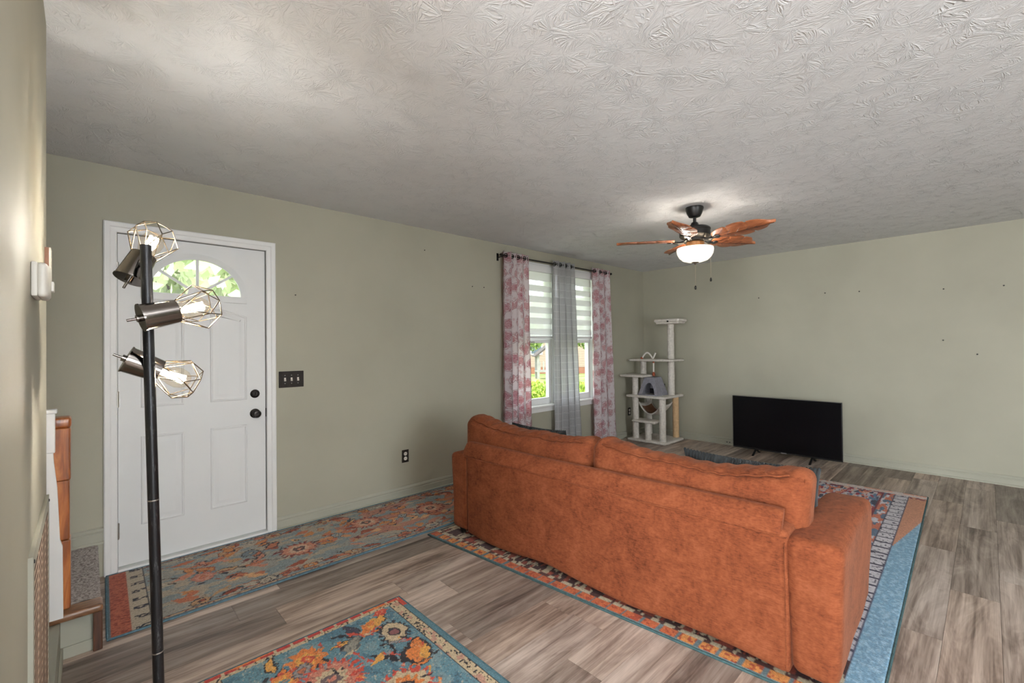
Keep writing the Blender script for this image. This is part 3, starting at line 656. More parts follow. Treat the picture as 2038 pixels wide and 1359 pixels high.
curtain('rose floral curtain at the left end of the window rod', 3.235, 3.605, 3.215, 3.635, 0.10, FLOR1, 4, 1, 0.95)
curtain('sheer grey windowpane-check curtain in the middle of the window', 4.02, 4.42, 4.02, 4.53, 0.07, GREYS, 4, 5, 0.95)
curtain('rose floral curtain at the right end of the window rod near the cat tree', 4.80, 5.17, 4.79, 5.27, 0.07, FLOR1, 3, 8, 0.85)

# ------------------------------------------------------------------ plates on the walls
PLATE = simple('oil_rubbed_bronze_plate', (0.022, 0.017, 0.014, 1), 0.6, 0.0, spec=0.25, nscale=30, namt=0.3); IVORY = simple('ivory_plastic', (0.78, 0.72, 0.64, 1), 0.35); SLOT = simple('slot_black', (0.02, 0.02, 0.02, 1), 0.6)
sw = tag(empty('switch_plate', (1.126, YA, 1.102)), 'dark bronze triple light switch plate beside the front door', 'light switch')
MB().box(-0.088, 0.088, -0.006, 0, -0.0605, 0.0605, 0.003).build('plate', PLATE, sw); MB().box(-0.079, 0.079, -0.0075, -0.006, -0.052, 0.052, 0.0006).build('plate_face', PLATE, sw)
for x in (-0.046, 0, 0.046):
    MB().box(x - 0.006, x + 0.006, -0.0085, -0.007, -0.013, 0.013).build('toggle_slot', IVORY, sw)
    tg_ = MB().box(-0.0045, 0.0045, -0.014, 0.0, -0.005, 0.005, 0.001).build('toggle', IVORY, sw); tg_.location = (x, -0.007, -0.002); tg_.rotation_euler = (math.radians(30), 0, 0)
    for z in (-0.030, 0.030): MB().lathe([(0.0035, 0), (0.003, 0.0015), (0.0001, 0.0018)], (x, -0.0075, z), (0, -1, 0), 8).build('screw', HINGE, sw)
def outlet(label, x, z):
    o = tag(empty('wall_outlet', (x, YA, z)), label, 'outlet'); MB().box(-0.034, 0.034, -0.005, 0, -0.056, 0.056, 0.0025).build('plate', PLATE, o)
    for dz in (-0.021, 0.021):
        f = MB().lathe([(0.0165, 0), (0.0165, 0.0025), (0.015, 0.0035), (0.0001, 0.0035)], (0, -0.005, dz), (0, -1, 0), 20).build('receptacle', IVORY, o, ang=40)
        for dx in (-0.006, 0.006): MB().box(dx - 0.001, dx + 0.001, -0.0092, -0.0084, dz - 0.002, dz + 0.006).build('slot', SLOT, f)
outlet('dark duplex outlet on the door wall left of the sofa', 2.083, 0.358); outlet('dark duplex outlet low on the wall beside the cat tree', 5.752, 0.362)
jk = tag(empty('cable_jack', (XB - 0.014, 2.375, 0.035)), 'small cable jack plate on the baseboard left of the television', 'cable jack')
MB().box(-0.005, 0, -0.045, 0.045, -0.016, 0.016, 0.002).build('plate', SAGE_TRIM, jk)
for y in (-0.018, 0.018): MB().lathe([(0.007, 0), (0.006, 0.006), (0.0001, 0.006)], (-0.005, y, 0), (-1, 0, 0), 10).build('socket', SLOT, jk)
# thermostat on the near partition
OFFW = simple('off_white_plastic', (0.74, 0.70, 0.63, 1), 0.4)
th = tag(empty('thermostat', (XL, 1.645, 1.508)), 'off-white plastic thermostat on the near left wall', 'thermostat')
MB().box(0, 0.012, -0.070, 0.070, -0.041, 0.043, 0.004).build('back_plate', OFFW, th, ang=40)
soft(0.018, 0.138, 0.084, 0.008, (6, 16, 12), lambda p, q: Vector((q.x * (1 + 0.5 * (1 - p.y ** 2) * (1 if q.x > 0 else 0)), q.y, q.z))).build('cover', OFFW, th, smooth=True).location = (0.0185, 0, 0)
for y in (0.02, 0.035, 0.05): MB().box(0.030, 0.0365, y - 0.005, y + 0.005, -0.02, 0.005, 0.001).build('button', OFFW, th)
wp = tag(empty('wall_plaque', (XL, 2.125, 1.615)), 'small brown and white plaque on the wall edge behind the thermostat', 'plaque')
MB().box(0, 0.010, -0.035, 0.035, -0.055, 0.055).build('backing', simple('brown_plaque', S(120, 84, 66), 0.6, nscale=20), wp); MB().box(0.010, 0.014, -0.035, 0.035, -0.055, 0.055).build('face', OFFW, wp)
# return-air grille on the near partition
gr = tag(empty('return_air_grille', (XL, 1.81, 0.44)), 'painted wall grille with beige louvres low on the near left wall', 'air grille')
b = MB(); b.box(0, 0.009, -0.31, -0.275, -0.43, 0.425).box(0, 0.009, 0.275, 0.31, -0.43, 0.425).box(0, 0.009, -0.275, 0.275, 0.39, 0.425).box(0, 0.009, -0.275, 0.275, -0.43, -0.395); b.build('frame', SAGE_TRIM, gr)
BEI = simple('dusty_beige_metal', S(190, 165, 142), 0.7, nscale=12)
MB().box(0.0005, 0.0015, -0.275, 0.275, -0.395, 0.39).build('backing', simple('grille_shadow', (0.10, 0.07, 0.055, 1), 0.9), gr)
MB().box(0.0015, 0.0080, -0.275, 0.275, -0.395, 0.39).build('stamped_face', BEI, gr)
fm = MB().box(0, 0.0005, -0.052, 0.052, -0.0035, 0.0035).mesh('slot'); fm.materials.append(simple('slot_brown', S(84, 60, 46), 0.9))
for i in range(34):
    for y in (-0.205, -0.068, 0.068, 0.205):
        o = bpy.data.objects.new('slot', fm); COL.objects.link(o); o.parent = gr; o.location = (0.0080, y, -0.383 + i * 0.0231)
for z in (0.41, -0.41):
    for y in (-0.292, 0.292): MB().lathe([(0.005, 0), (0.004, 0.002), (0.0001, 0.0025)], (0.009, y, z), (1, 0, 0), 8).build('screw', SLOT, gr)

# ------------------------------------------------------------------ stair landing beside the door
def wood_mat(name, c0, c1, c2, sc=(14, 14, 1.6), rough=0.35):
    M, nt, b = newmat(name); v = coords(nt, 'Object', sc); n = noisetex(nt, v, 1.6, 6, 0.6, 1.2)
    lk(nt, ramp(nt, n, [(0.32, c0), (0.5, c1), (0.68, c2)]), b.inputs['Base Color']); b.inputs['Roughness'].default_value = rough; b.inputs['Coat Weight'].default_value = 0.25
    bump(nt, b, n, 0.1, 0.002); return M
OAK = wood_mat('varnished_oak', S(92, 46, 20), S(158, 88, 40), S(196, 124, 66)); OAKN = wood_mat('worn_oak_nosing', S(70, 44, 28), S(128, 88, 58), S(170, 128, 90), (2.5, 16, 16))
ld = struct(empty('stair_landing', (0, 2.74, 0)))
MB().box(-1.32, 0.040, 0.045, 0.865, 0, 0.19).build('platform', SAGE_TRIM, ld)
MB().box(XL - 0.1, 0.024, 0.030, 0.045, 0, 0.172).build('riser', SAGE_TRIM, ld); MB().box(XL, 0.024, 0.022, 0.030, 0.0, 0.05, 0.002).build('riser_base', SAGE_TRIM, ld)
MB().box(XL - 0.1, 0.058, -0.012, 0.085, 0.172, 0.206, 0.012, 3).build('nosing', OAKN, ld, ang=40)
MB().box(0.024, 0.056, 0.0, 0.045, 0, 0.176, 0.004).build('corner_strip', wood_mat('dark_oak_corner', S(46, 26, 16), S(84, 50, 32), S(120, 76, 50)), ld)
MB().box(-0.21, -0.079, -0.555, 0.03, 0, 0.172).build('stringer', SAGE_TRIM, ld); MB().box(-0.079, -0.070, -0.555, 0.022, 0, 0.05, 0.002).build('stringer_base', SAGE_TRIM, ld)
CARP, nt, bb = newmat('grey_speckled_carpet'); v = coords(nt, 'Object'); n = noisetex(nt, v, 95, 3, 0.7)
lk(nt, ramp(nt, n, [(0.38, S(122, 112, 108)), (0.5, S(172, 163, 158)), (0.66, S(202, 194, 190))]), bb.inputs['Base Color']); bb.inputs['Roughness'].default_value = 1.0; bump(nt, bb, n, 0.9, 0.01)
def carp(u, v):
    L1 = 1.36; s_ = u * (L1 + 0.2); y = 0.085 + v * 0.765; nz = 0.004 * N3(s_ * 30, y * 30, 1)
    if s_ < L1: return (-1.31 + s_, y, 0.203 + nz)
    return (0.052 + nz, y, max(0.004, 0.203 - (s_ - L1)))
MB().grid(carp, 90, 40).build('carpet', CARP, ld, smooth=True)
# newel post and white end board of the stair rail
nw = tag(empty('newel_post', (-0.092, 2.825, 0.206)), 'varnished oak newel post standing on the stair landing', 'newel post')
b = MB(); b.box(-0.045, 0.045, -0.045, 0.045, 0, 0.30, 0.006).box(-0.042, 0.042, -0.042, 0.042, 0.30, 0.56, 0.006); b.build('shaft', OAK, nw); MB().box(-0.045, 0.045, -0.045, 0.045, 0.56, 0.79, 0.006).build('head_block', OAK, nw); MB().box(-0.05, 0.047, -0.048, 0.048, 0.79, 0.835, 0.010, 3).build('cap', OAK, nw, ang=40)
eb = struct(empty('trim_1', (-0.10, 2.70, 0.206)))
b = MB(); b.prism([(-0.06, 0.0), (0.032, 0.0), (0.030, 0.30), (0.022, 0.33), (0.014, 0.55), (0.004, 0.66), (0.002, 0.70), (-0.06, 0.70)], 0.0, 0.02, 'xz'); b.build('skirt_board', WHITE, eb)
MB().box(-0.06, 0.008, -0.006, 0.024, 0.70, 0.865, 0.003).build('head_board', WHITE, eb); MB().box(-0.07, 0.014, -0.012, 0.03, 0.865, 0.882, 0.003).build('cap', WHITE, eb)

# ------------------------------------------------------------------ rugs: pattern painted cell by cell into a colour attribute
def vnoise(nu, nv, cu, cv, seed, octaves=3):
    rg = np.random.RandomState(seed); out = np.zeros((nu, nv)); amp = 1.0; tot = 0
    for o in range(octaves):
        g = rg.rand(int(nu / cu) + 3, int(nv / cv) + 3); x = np.arange(nu) / cu; y = np.arange(nv) / cv
        xi = x.astype(int); yi = y.astype(int); fx = x - xi; fy = y - yi; fx = fx * fx * (3 - 2 * fx); fy = fy * fy * (3 - 2 * fy)
        a = g[np.ix_(xi, yi)]; bq = g[np.ix_(xi + 1, yi)]; c = g[np.ix_(xi, yi + 1)]; d = g[np.ix_(xi + 1, yi + 1)]
        out += amp * ((a * (1 - fx)[:, None] + bq * fx[:, None]) * (1 - fy)[None] + (c * (1 - fx)[:, None] + d * fx[:, None]) * fy[None])
        tot += amp; amp *= 0.5; cu = max(1.0, cu / 2); cv = max(1.0, cv / 2)
    return out / tot
class Rug:
    def __init__(s, lu, lv, cell, field, seed):
        s.nu, s.nv = int(lu / cell) + 1, int(lv / cell) + 1; s.lu, s.lv = lu, lv; s.rg = np.random.RandomState(seed)
        s.img = np.zeros((s.nu, s.nv, 3)); s.img[:] = S(*field)[:3]
        u = np.linspace(0, lu, s.nu); v = np.linspace(0, lv, s.nv); s.U, s.V = np.meshgrid(u, v, indexing='ij')
        k = 0.016; c = 0.022 / cell
        s.WU = s.U + k * (vnoise(s.nu, s.nv, c, c, seed + 1) - 0.5) * 2; s.WV = s.V + k * (vnoise(s.nu, s.nv, c, c, seed + 2) - 0.5) * 2
        s.jag = vnoise(s.nu, s.nv, 2.2, 1.6, seed + 3, 1)
    def put(s, mask, col, a=1.0):
        c = np.array(S(*col)[:3]); s.img[mask] = s.img[mask] * (1 - a) + c * a
    def polar(s, cu, cv, rot=0, asp=1.0):
        du, dv = s.WU - cu, s.WV - cv; c, q = math.cos(rot), math.sin(rot); x = c * du + q * dv; y = (-q * du + c * dv) * asp
        return np.hypot(x, y), np.arctan2(y, x)
    def flower(s, cu, cv, r, cols, n=8, rot=0, asp=1.0):
        R, T = s.polar(cu, cv, rot, asp); R = R * (1 + 0.10 * (s.jag - 0.5))
        spik = 1 + 0.16 * np.cos(n * 2 * T) ; s.put(R < r * spik, cols[0]); s.put(R < r * 0.84 * (1 + 0.08 * np.cos(n * T)), cols[1]); s.put(R < r * 0.55 * (1 + 0.16 * np.cos(n * T + 1)), cols[2]); s.put(R < r * 0.33, cols[3]); s.put(R < r * 0.15, cols[1])
    def leaf(s, cu, cv, Ln, Wd, rot, col, edge=None, curve=0.0):
        du, dv = s.WU - cu, s.WV - cv; c, q = math.cos(rot), math.sin(rot); x = (c * du + q * dv) / Ln; y = (-q * du + c * dv) / Wd - curve * (x * x - 0.3)
        m_ = np.abs(y) + 0.18 * (s.jag - 0.5) < np.clip(1 - x * x, 0, 1) * (0.75 + 0.3 * x)
        if edge is not None: s.put((np.abs(y) + 0.3 * (s.jag - 0.5) < np.clip(1.25 - x * x, 0, 2) * (0.9 + 0.3 * x)) & (np.abs(x) < 1.1), edge)
        s.put(m_ & (np.abs(x) < 1), col)
    def line(s, pts, w, col):
        for (a, b_), (c, d) in zip(pts, pts[1:]):
            L2 = (c - a) ** 2 + (d - b_) ** 2 + 1e-9; t = np.clip(((s.WU - a) * (c - a) + (s.WV - b_) * (d - b_)) / L2, 0, 1)
            s.put(np.hypot(s.WU - a - t * (c - a), s.WV - b_ - t * (d - b_)) < w * (0.5 + s.jag), col)
    def serrated(s, cu, cv, r, asp, rot, fill, edge, core):
        R, T = s.polar(cu, cv, rot, asp); s.put((R < r * 1.22) & (np.cos(16 * T) > 0.1) & (R > r * 0.9), edge); s.put(R < r * 1.02, edge); s.put(R < r * 0.93, fill); s.put(R < r * 0.45, edge); s.put(R < r * 0.34, core)
    def finish(s, name, quad, thick, bind_col, bind_r, label):
        s.img *= (0.86 + 0.28 * s.rg.rand(s.nu, s.nv))[:, :, None]
        cx_ = sum(q[0] for q in quad) / 4; cy_ = sum(q[1] for q in quad) / 4
        root = tag(empty(name, (cx_, cy_, 0)), label, 'rug')
        a, b_, c, d = [np.array((q[0] - cx_, q[1] - cy_)) for q in quad]      # (u0v0),(u1v0),(u1v1),(u0v1)
        fu = (s.U / s.lu)[:, :, None]; fv = (s.V / s.lv)[:, :, None]
        P = a * (1 - fu) * (1 - fv) + b_ * fu * (1 - fv) + c * fu * fv + d * (1 - fu) * fv
        e = np.minimum(np.minimum(s.U, s.lu - s.U), np.minimum(s.V, s.lv - s.V)); z = thick * np.clip(e / 0.006, 0.25, 1) + 0.0012 * (s.jag - 0.5)
        co = np.concatenate([P, z[:, :, None]], 2).reshape(-1, 3); idx = np.arange(s.nu * s.nv).reshape(s.nu, s.nv)
        f = np.stack([idx[:-1, :-1], idx[1:, :-1], idx[1:, 1:], idx[:-1, 1:]], -1).reshape(-1, 4)
        me = bpy.data.meshes.new('pile'); nf = len(f); me.vertices.add(len(co)); me.vertices.foreach_set('co', co.ravel()); me.loops.add(nf * 4); me.loops.foreach_set('vertex_index', f.ravel().astype(np.int32))
        me.polygons.add(nf); me.polygons.foreach_set('loop_start', np.arange(0, nf * 4, 4, dtype=np.int32)); me.polygons.foreach_set('loop_total', np.full(nf, 4, dtype=np.int32)); me.update(calc_edges=True); me.validate()
        at = me.color_attributes.new('pattern', 'FLOAT_COLOR', 'POINT'); at.data.foreach_set('color', np.concatenate([s.img, np.ones((s.nu, s.nv, 1))], 2).ravel())
        me.polygons.foreach_set('use_smooth', [True] * nf)
        if me.polygons[0].normal.z < 0: me.flip_normals()
        obj('pile', me, RUG, root)
        b2 = MB(); pts = []
        Q = [a, b_, c, d]
        for i in range(4):
            for k in range(24): p = Q[i] + (Q[(i + 1) % 4] - Q[i]) * k / 24; pts.append((p[0], p[1], bind_r * 0.8))
        b2.tube(pts, bind_r, 6, True); b2.build('binding', simple(name + '_binding', S(*bind_col), 0.95, bstr=0.5, bscale=200, nscale=60, namt=0.3), root, smooth=True)
        return root
NAVY = (48, 46, 56); CREAM = (186, 172, 152); ORNG = (206, 136, 82); SALM = (194, 116, 84); RUST = (160, 82, 58); WINE = (120, 56, 54); SLATE = (116, 128, 132); TAN = (190, 150, 112); GOLD = (206, 152, 88)
# --- runner by the door: u from its left end along the wall, v from the room side to the wall
rn = Rug(2.85, 0.785, 0.005, (138, 148, 148), 21); rr = random.Random(5)
rn.put(vnoise(rn.nu, rn.nv, 30, 12, 50) > 0.56, (160, 156, 146)); rn.put(vnoise(rn.nu, rn.nv, 22, 8, 53) > 0.58, (182, 164, 142), 0.8)
rn.put((rn.U > 1.25) & (vnoise(rn.nu, rn.nv, 40, 16, 51) > 0.60 - 0.10 * np.clip((rn.U - 1.3), 0, 1.2)), (190, 124, 102), 0.85)
for _ in range(150):
    u, v_ = rr.uniform(0.17, 2.8), rr.uniform(0.05, 0.74); rn.leaf(u, v_, rr.uniform(0.03, 0.075), rr.uniform(0.016, 0.036), rr.uniform(-0.9, 0.9), rr.choice((ORNG, SALM, TAN, CREAM, (222, 170, 124), SALM, (206, 140, 116), RUST)), rr.choice((None, None, None, NAVY, RUST)), rr.uniform(-.8, .8))
for _ in range(60):
    u, v_ = rr.uniform(0.17, 2.8), rr.uniform(0.05, 0.74); rn.leaf(u, v_, rr.uniform(0.018, 0.045), rr.uniform(0.006, 0.014), rr.uniform(-1.2, 1.2), rr.choice((NAVY, NAVY, (62, 52, 50), (70, 82, 92), WINE)))
for _ in range(30):
    u, v_ = rr.uniform(0.17, 2.7), rr.uniform(0.08, 0.70); a = rr.uniform(-1, 1); pts = [(u, v_)]
    for q in range(5): a += rr.uniform(-0.7, 0.7); u += 0.035 * math.cos(a); v_ += 0.035 * math.sin(a) * 0.8; pts.append((u, v_))
    rn.line(pts, 0.0035, rr.choice((NAVY, WINE, (80, 60, 54), RUST)))
for u in np.arange(0.95, 2.9, 0.52):
    rn.flower(u, 0.42 + 0.06 * math.sin(u * 5), 0.115, ((128, 56, 52), (206, 138, 112), (214, 176, 148), (96, 72, 68)), 10, 0, 1.2)
    for q in range(6):
        t = q * PI / 3; rn.leaf(u + 0.27 + 0.075 * math.cos(t), 0.40 + 0.06 * math.sin(t), 0.045, 0.026, t, (212, 150, 108) if q % 2 else (200, 122, 92), None, 0.2)
    rn.serrated(u + 0.27, 0.40, 0.035, 1.0, 0.3, (150, 156, 158), (66, 58, 60), CREAM)
rn.flower(0.42, 0.37, 0.07, (SLATE, (196, 128, 110), (206, 150, 130), SALM), 6); rn.serrated(0.70, 0.52, 0.045, 1.0, 0.5, (120, 130, 136), (56, 52, 56), CREAM)
for u in np.arange(0.34, 2.8, 0.30):
    for v_ in (0.075, 0.71):
        uu = u + rr.uniform(-0.06, 0.06); rn.serrated(uu, v_, rr.uniform(0.035, 0.055), rr.uniform(1.3, 1.9), rr.uniform(-0.3, 0.3), rr.choice((ORNG, SALM, CREAM, TAN)), rr.choice((NAVY, (92, 52, 48))), rr.choice((CREAM, RUST, (120, 130, 136)))); rn.leaf(uu + 0.12, v_, 0.06, 0.016, rr.uniform(-.3, .3), rr.choice((CREAM, RUST, SALM)), NAVY, rr.uniform(-.9, .9))
rn.put((rn.jag > 0.86), (70, 58, 56), 0.45); rn.put((rn.jag < 0.10), (214, 186, 156), 0.4)
edge = np.minimum(rn.V, rn.lv - rn.V); rn.put(edge < 0.034, (196, 160, 130)); rn.put((edge < 0.034) & (rn.jag > 0.66), WINE); rn.put((edge > 0.030) & (edge < 0.036), (62, 56, 58)); rn.put((edge < 0.016), (104, 122, 130))
rn.put(rn.U < 0.165, CREAM); rn.put((rn.U < 0.165) & (rn.U > 0.10) & (np.sin(rn.V * 60) > 0.55) & (rn.jag > 0.4), NAVY); rn.put(rn.U < 0.09, (184, 100, 74)); rn.put((rn.U < 0.09) & (rn.jag > 0.62), (150, 70, 54)); rn.put((rn.U > 0.160) & (rn.U < 0.166), NAVY); rn.put(rn.U < 0.014, (104, 122, 130)); rn.put(edge < 0.008, (96, 116, 126))
rn.finish('runner_rug', [(0.072, 2.795), (2.92, 2.792), (2.92, 3.570), (0.088, 3.580)], 0.008, (84, 112, 124), 0.0055, 'long slate-blue and rust floral runner along the front door wall')
# --- small rug: u runs from its far edge towards the camera, v from its right edge to the left
DEN = (104, 142, 154); RED = (206, 84, 66); OR2 = (226, 134, 72); YEL = (232, 170, 88); SAND = (206, 184, 150); INK = (46, 42, 46)
sm = Rug(1.50, 0.905, 0.004, DEN, 31); rr = random.Random(9)
sm.put(vnoise(sm.nu, sm.nv, 14, 10, 60) > 0.60, (126, 152, 158)); sm.put(vnoise(sm.nu, sm.nv, 10, 10, 61) < 0.36, (86, 124, 140))
for _ in range(110): sm.leaf(rr.uniform(0.1, 1.4), rr.uniform(0.12, 0.8), rr.uniform(0.03, 0.06), rr.uniform(0.012, 0.03), rr.uniform(-3, 3), rr.choice((OR2, RED, YEL, SAND, OR2, INK)), rr.choice((None, INK, None)), rr.uniform(-.8, .8))
sm.flower(0.17, 0.53, 0.075, (OR2, OR2, YEL, RED), 5); sm.flower(0.24, 0.64, 0.06, (RED, OR2, YEL, DEN), 5); sm.serrated(0.225, 0.565, 0.042, 1.3, 0.4, (150, 146, 146), (86, 82, 88), SALM)
sm.flower(0.36, 0.50, 0.115, (RED, (204, 130, 110), SAND, (110, 92, 92)), 12); sm.serrated(0.26, 0.17, 0.075, 1.25, 0.15, SAND, INK, (140, 90, 90))
sm.leaf(0.13, 0.21, 0.05, 0.045, 0.3, YEL); sm.leaf(0.12, 0.22, 0.03, 0.02, 1.2, OR2); sm.flower(0.07, 0.145, 0.032, (RED, RED, (226, 120, 90), RED), 4)
sm.leaf(0.10, 0.31, 0.055, 0.022, -0.2, (66, 66, 82), INK); sm.line([(0.13, 0.33), (0.18, 0.29), (0.20, 0.25), (0.17, 0.22)], 0.008, RED); sm.line([(0.10, 0.40), (0.14, 0.34), (0.19, 0.32)], 0.006, INK)
sm.line([(0.17, 0.40), (0.40, 0.33)], 0.005, RED); sm.line([(0.24, 0.75), (0.40, 0.66)], 0.005, RED); sm.leaf(0.44, 0.16, 0.085, 0.06, 0.5, OR2, INK); sm.leaf(0.47, 0.14, 0.05, 0.03, 0.5, YEL); sm.line([(0.31, 0.25), (0.36, 0.22), (0.42, 0.27), (0.47, 0.23)], 0.008, INK); sm.line([(0.36, 0.27), (0.42, 0.23)], 0.006, RED)
sm.leaf(0.38, 0.31, 0.05, 0.02, 1.0, YEL, None, 0.6); sm.leaf(0.21, 0.35, 0.06, 0.03, 0.9, (150, 146, 134), (96, 96, 96)); sm.flower(0.50, 0.62, 0.08, (INK, OR2, RED, YEL), 6); sm.flower(0.60, 0.30, 0.10, (RED, SAND, OR2, INK), 10)
for q in range(14): sm.flower(0.55 + 0.07 * q, rr.uniform(0.15, 0.8), rr.uniform(0.03, 0.08), (RED, OR2, YEL, INK), 7)
for _ in range(60):
    u, v_ = rr.uniform(0.05, 0.9), rr.uniform(0.1, 0.85); sm.leaf(u, v_, rr.uniform(0.012, 0.03), rr.uniform(0.006, 0.012), rr.uniform(-3, 3), rr.choice((INK, INK, RED, SAND, YEL, (150, 146, 146))))
sm.put((sm.jag > 0.82), (66, 62, 66), 0.5); sm.put((sm.jag < 0.13), (224, 200, 168), 0.5)
eu = np.minimum(sm.U, sm.lu - sm.U); ev = np.minimum(sm.V, sm.lv - sm.V)
m1_ = (ev < 0.085); sm.put(m1_, SAND); sm.put(m1_ & (sm.jag > 0.60) & (vnoise(sm.nu, sm.nv, 7, 5, 66, 2) > 0.45), INK); sm.put(m1_ & (vnoise(sm.nu, sm.nv, 9, 5, 67, 2) > 0.66), (196, 150, 130)); sm.put((ev > 0.081) & (ev < 0.087), INK); sm.put((ev > 0.030) & (ev < 0.036), INK); sm.put(ev < 0.030, (90, 128, 140)); sm.put((ev < 0.030) & (sm.U < 0.10), RED)
m2_ = (eu < 0.05) & (ev > 0.03); sm.put(m2_, SAND); sm.put(m2_ & (sm.jag > 0.7), INK); m3_ = eu < 0.030; sm.put(m3_ & (ev > 0.02), (196, 74, 66)); sm.put(m3_ & (ev > 0.02) & (np.sin(sm.V * 95) > 0.85), SAND); sm.put(m3_ & (ev > 0.02) & (vnoise(sm.nu, sm.nv, 6, 20, 68) > 0.6), OR2)
sm.finish('floral_rug', [(1.214, 2.180), (1.214, 0.680), (0.309, 0.680), (0.309, 2.180)], 0.010, (76, 108, 118), 0.005, 'small teal, red and orange floral rug in the foreground')
# --- large rug under the sofa: u from behind the sofa towards the television, v from the right edge to the door wall
ar = Rug(3.30, 2.46, 0.007, (196, 186, 190), 41); rr = random.Random(12); BURG = (112, 40, 48); DKB = (62, 28, 26)
nA = vnoise(ar.nu, ar.nv, 12, 4, 70, 2); nB = vnoise(ar.nu, ar.nv, 10, 3, 71, 2); nC = vnoise(ar.nu, ar.nv, 14, 4, 72, 2)
ar.put(nA > 0.60, (150, 44, 60)); ar.put(nB > 0.62, (92, 118, 146)); ar.put(nC > 0.60, (196, 110, 84)); ar.put((nA < 0.32), (54, 56, 74)); ar.put((nB < 0.30), (214, 168, 150))
d1 = ar.V; bl = np.floor(ar.U / 0.105); frac = ar.U / 0.105 - bl
ar.put(d1 < 0.30, (196, 112, 84)); ar.put((d1 < 0.30) & (nB > 0.54), (206, 200, 204)); ar.put((d1 < 0.30) & (nA > 0.60), (92, 110, 130)); ar.put((d1 > 0.285) & (d1 < 0.30), BURG)
ar.put((d1 < 0.212), (66, 60, 78)); ar.put((d1 < 0.205) & (d1 > 0.125), (198, 192, 196)); ar.put((d1 < 0.205) & (d1 > 0.125) & ((frac < 0.15) | ((ar.jag > 0.80))), (58, 52, 68)); ar.put((d1 < 0.125) & (d1 > 0.118), (66, 62, 84))
ar.put(d1 < 0.118, (120, 158, 182)); ar.put((d1 < 0.118) & (ar.jag > 0.6), (146, 180, 200)); ar.put((d1 < 0.118) & (ar.U + 6.0 * ar.V > 2.55), (196, 136, 104))
d2_ = ar.U
IN = d1 > 0.118
ar.put((d2_ < 0.34) & IN, (196, 176, 150)); m_ = (d2_ < 0.34) & IN; ar.put(m_ & (nC > 0.52), BURG); ar.put(m_ & (nA > 0.55), DKB); ar.put(IN & (d2_ < 0.20), DKB); ar.put(IN & (d2_ < 0.20) & (nB > 0.56), (186, 168, 140)); ar.put(IN & (d2_ < 0.20) & (nC > 0.6), (142, 62, 44))
ar.put(IN & (d2_ < 0.095), (190, 176, 148)); ar.put(IN & (d2_ < 0.095) & (nA > 0.57), (80, 40, 34)); bl2 = np.floor(ar.V / 0.088); fr2 = ar.V / 0.088 - bl2; pick = np.sin(bl2 * 12.9) * 0.5
ar.put(IN & (d2_ < 0.066), (200, 104, 60)); ar.put(IN & (d2_ < 0.066) & (pick > 0.3), (214, 140, 72)); ar.put(IN & (d2_ < 0.066) & (ar.jag > 0.66), (170, 74, 44)); ar.put(IN & (d2_ < 0.066) & ((fr2 < 0.10) | ((fr2 > 0.9) & (pick > 0))), (98, 116, 122)); ar.put((d2_ < 0.014), (90, 110, 112))
ar.put((ar.lu - ar.U) < 0.10, (206, 190, 184)); ar.put(((ar.lu - ar.U) < 0.16) & ((ar.lu - ar.U) > 0.10) & (nB > 0.5), (120, 50, 66)); ar.put(((ar.lu - ar.U) < 0.05) & (nC > 0.5), (214, 160, 140))
ar.finish('area_rug', [(1.985, 0.285), (5.215, 0.372), (5.12, 2.76), (1.762, 2.745)], 0.011, (58, 84, 86), 0.006, 'large red, white and blue bordered rug under the sofa')

# ------------------------------------------------------------------ sofa
TH = math.radians(2.25); LS = 2.29; DS = 0.87
sf = tag(empty('sofa', (1.995, 0.383, 0.0125), TH), 'rust orange chenille sofa seen from behind on the large rug', 'sofa')
def fab(p, q, amp=0.006, s=4.0, seed=0.0):
    return q + Vector((N3(q.x + seed, q.y, q.z, s), N3(q.x + 9 + seed, q.y, q.z, s), N3(q.x, q.y + 7 + seed, q.z, s))) * amp
def sbox(name, x0, x1, y0, y1, z0, z1, r, n, fn=None, parent=None, amp=0.005):
    c = Vector(((x0 + x1) / 2, (y0 + y1) / 2, (z0 + z1) / 2))
    def g(p, q):
        q = fab(p, q, amp, 3.5, c.y)
        return fn(p, q) if fn else q
    o = soft(x1 - x0, y1 - y0, z1 - z0, r, n, g).build(name, SOFA, parent or sf, smooth=True); o.location = c; return o
# back panel with its turned seam and the overlapping top flap
def backfn(p, q):
    if p.z < -0.8: q.z += 0.012 * math.sin(q.y * 7) * (1 if p.x < 0 else 0.3)
    return q
bp = sbox('back_panel', 0.000, 0.15, 0.168, LS - 0.168, 0.030, 0.585, 0.022, (6, 70, 24), backfn)
FLZ = 0.650; FLS = 0.004
def flapfn(p, q):
    q.x += 0.052 * ((p.z + 1) * 0.5) ** 1.5; q.z += FLS * (abs(p.y) ** 2 - 0.4) * max(0, p.z); return q
bf = sbox('back_flap', -0.006, 0.040, 0.190, LS - 0.135, 0.560, FLZ, 0.012, (10, 70, 18), flapfn, amp=0.003)
MB().tube([(-0.0015 + 0.002 * N3(0, i * 0.3, 0), 0.17 + (LS - 0.33) * i / 60, 0.559 + 0.002 * math.sin(i * 0.2)) for i in range(61)], 0.0035, 6).build('seam', SOFA, bp).location = -bp.location
def armfn(p, q):
    t = max(0, p.x); q.z -= 0.030 * t ** 4 if p.z > 0 else 0; q.y += 0.010 * p.z * p.y; return q
for y0, y1 in ((0.0, 0.178), (LS - 0.178, LS)):
    a = sbox('arm', 0.004, DS, y0, y1, 0.035, 0.566, 0.040, (40, 10, 26), armfn)
    yy = 0.176 if y0 < 1 else LS - 0.176
    MB().tube([(-0.001, yy, 0.05 + 0.49 * i / 20) for i in range(21)], 0.0025, 6).build('seam', SOFA, a).location = -a.location
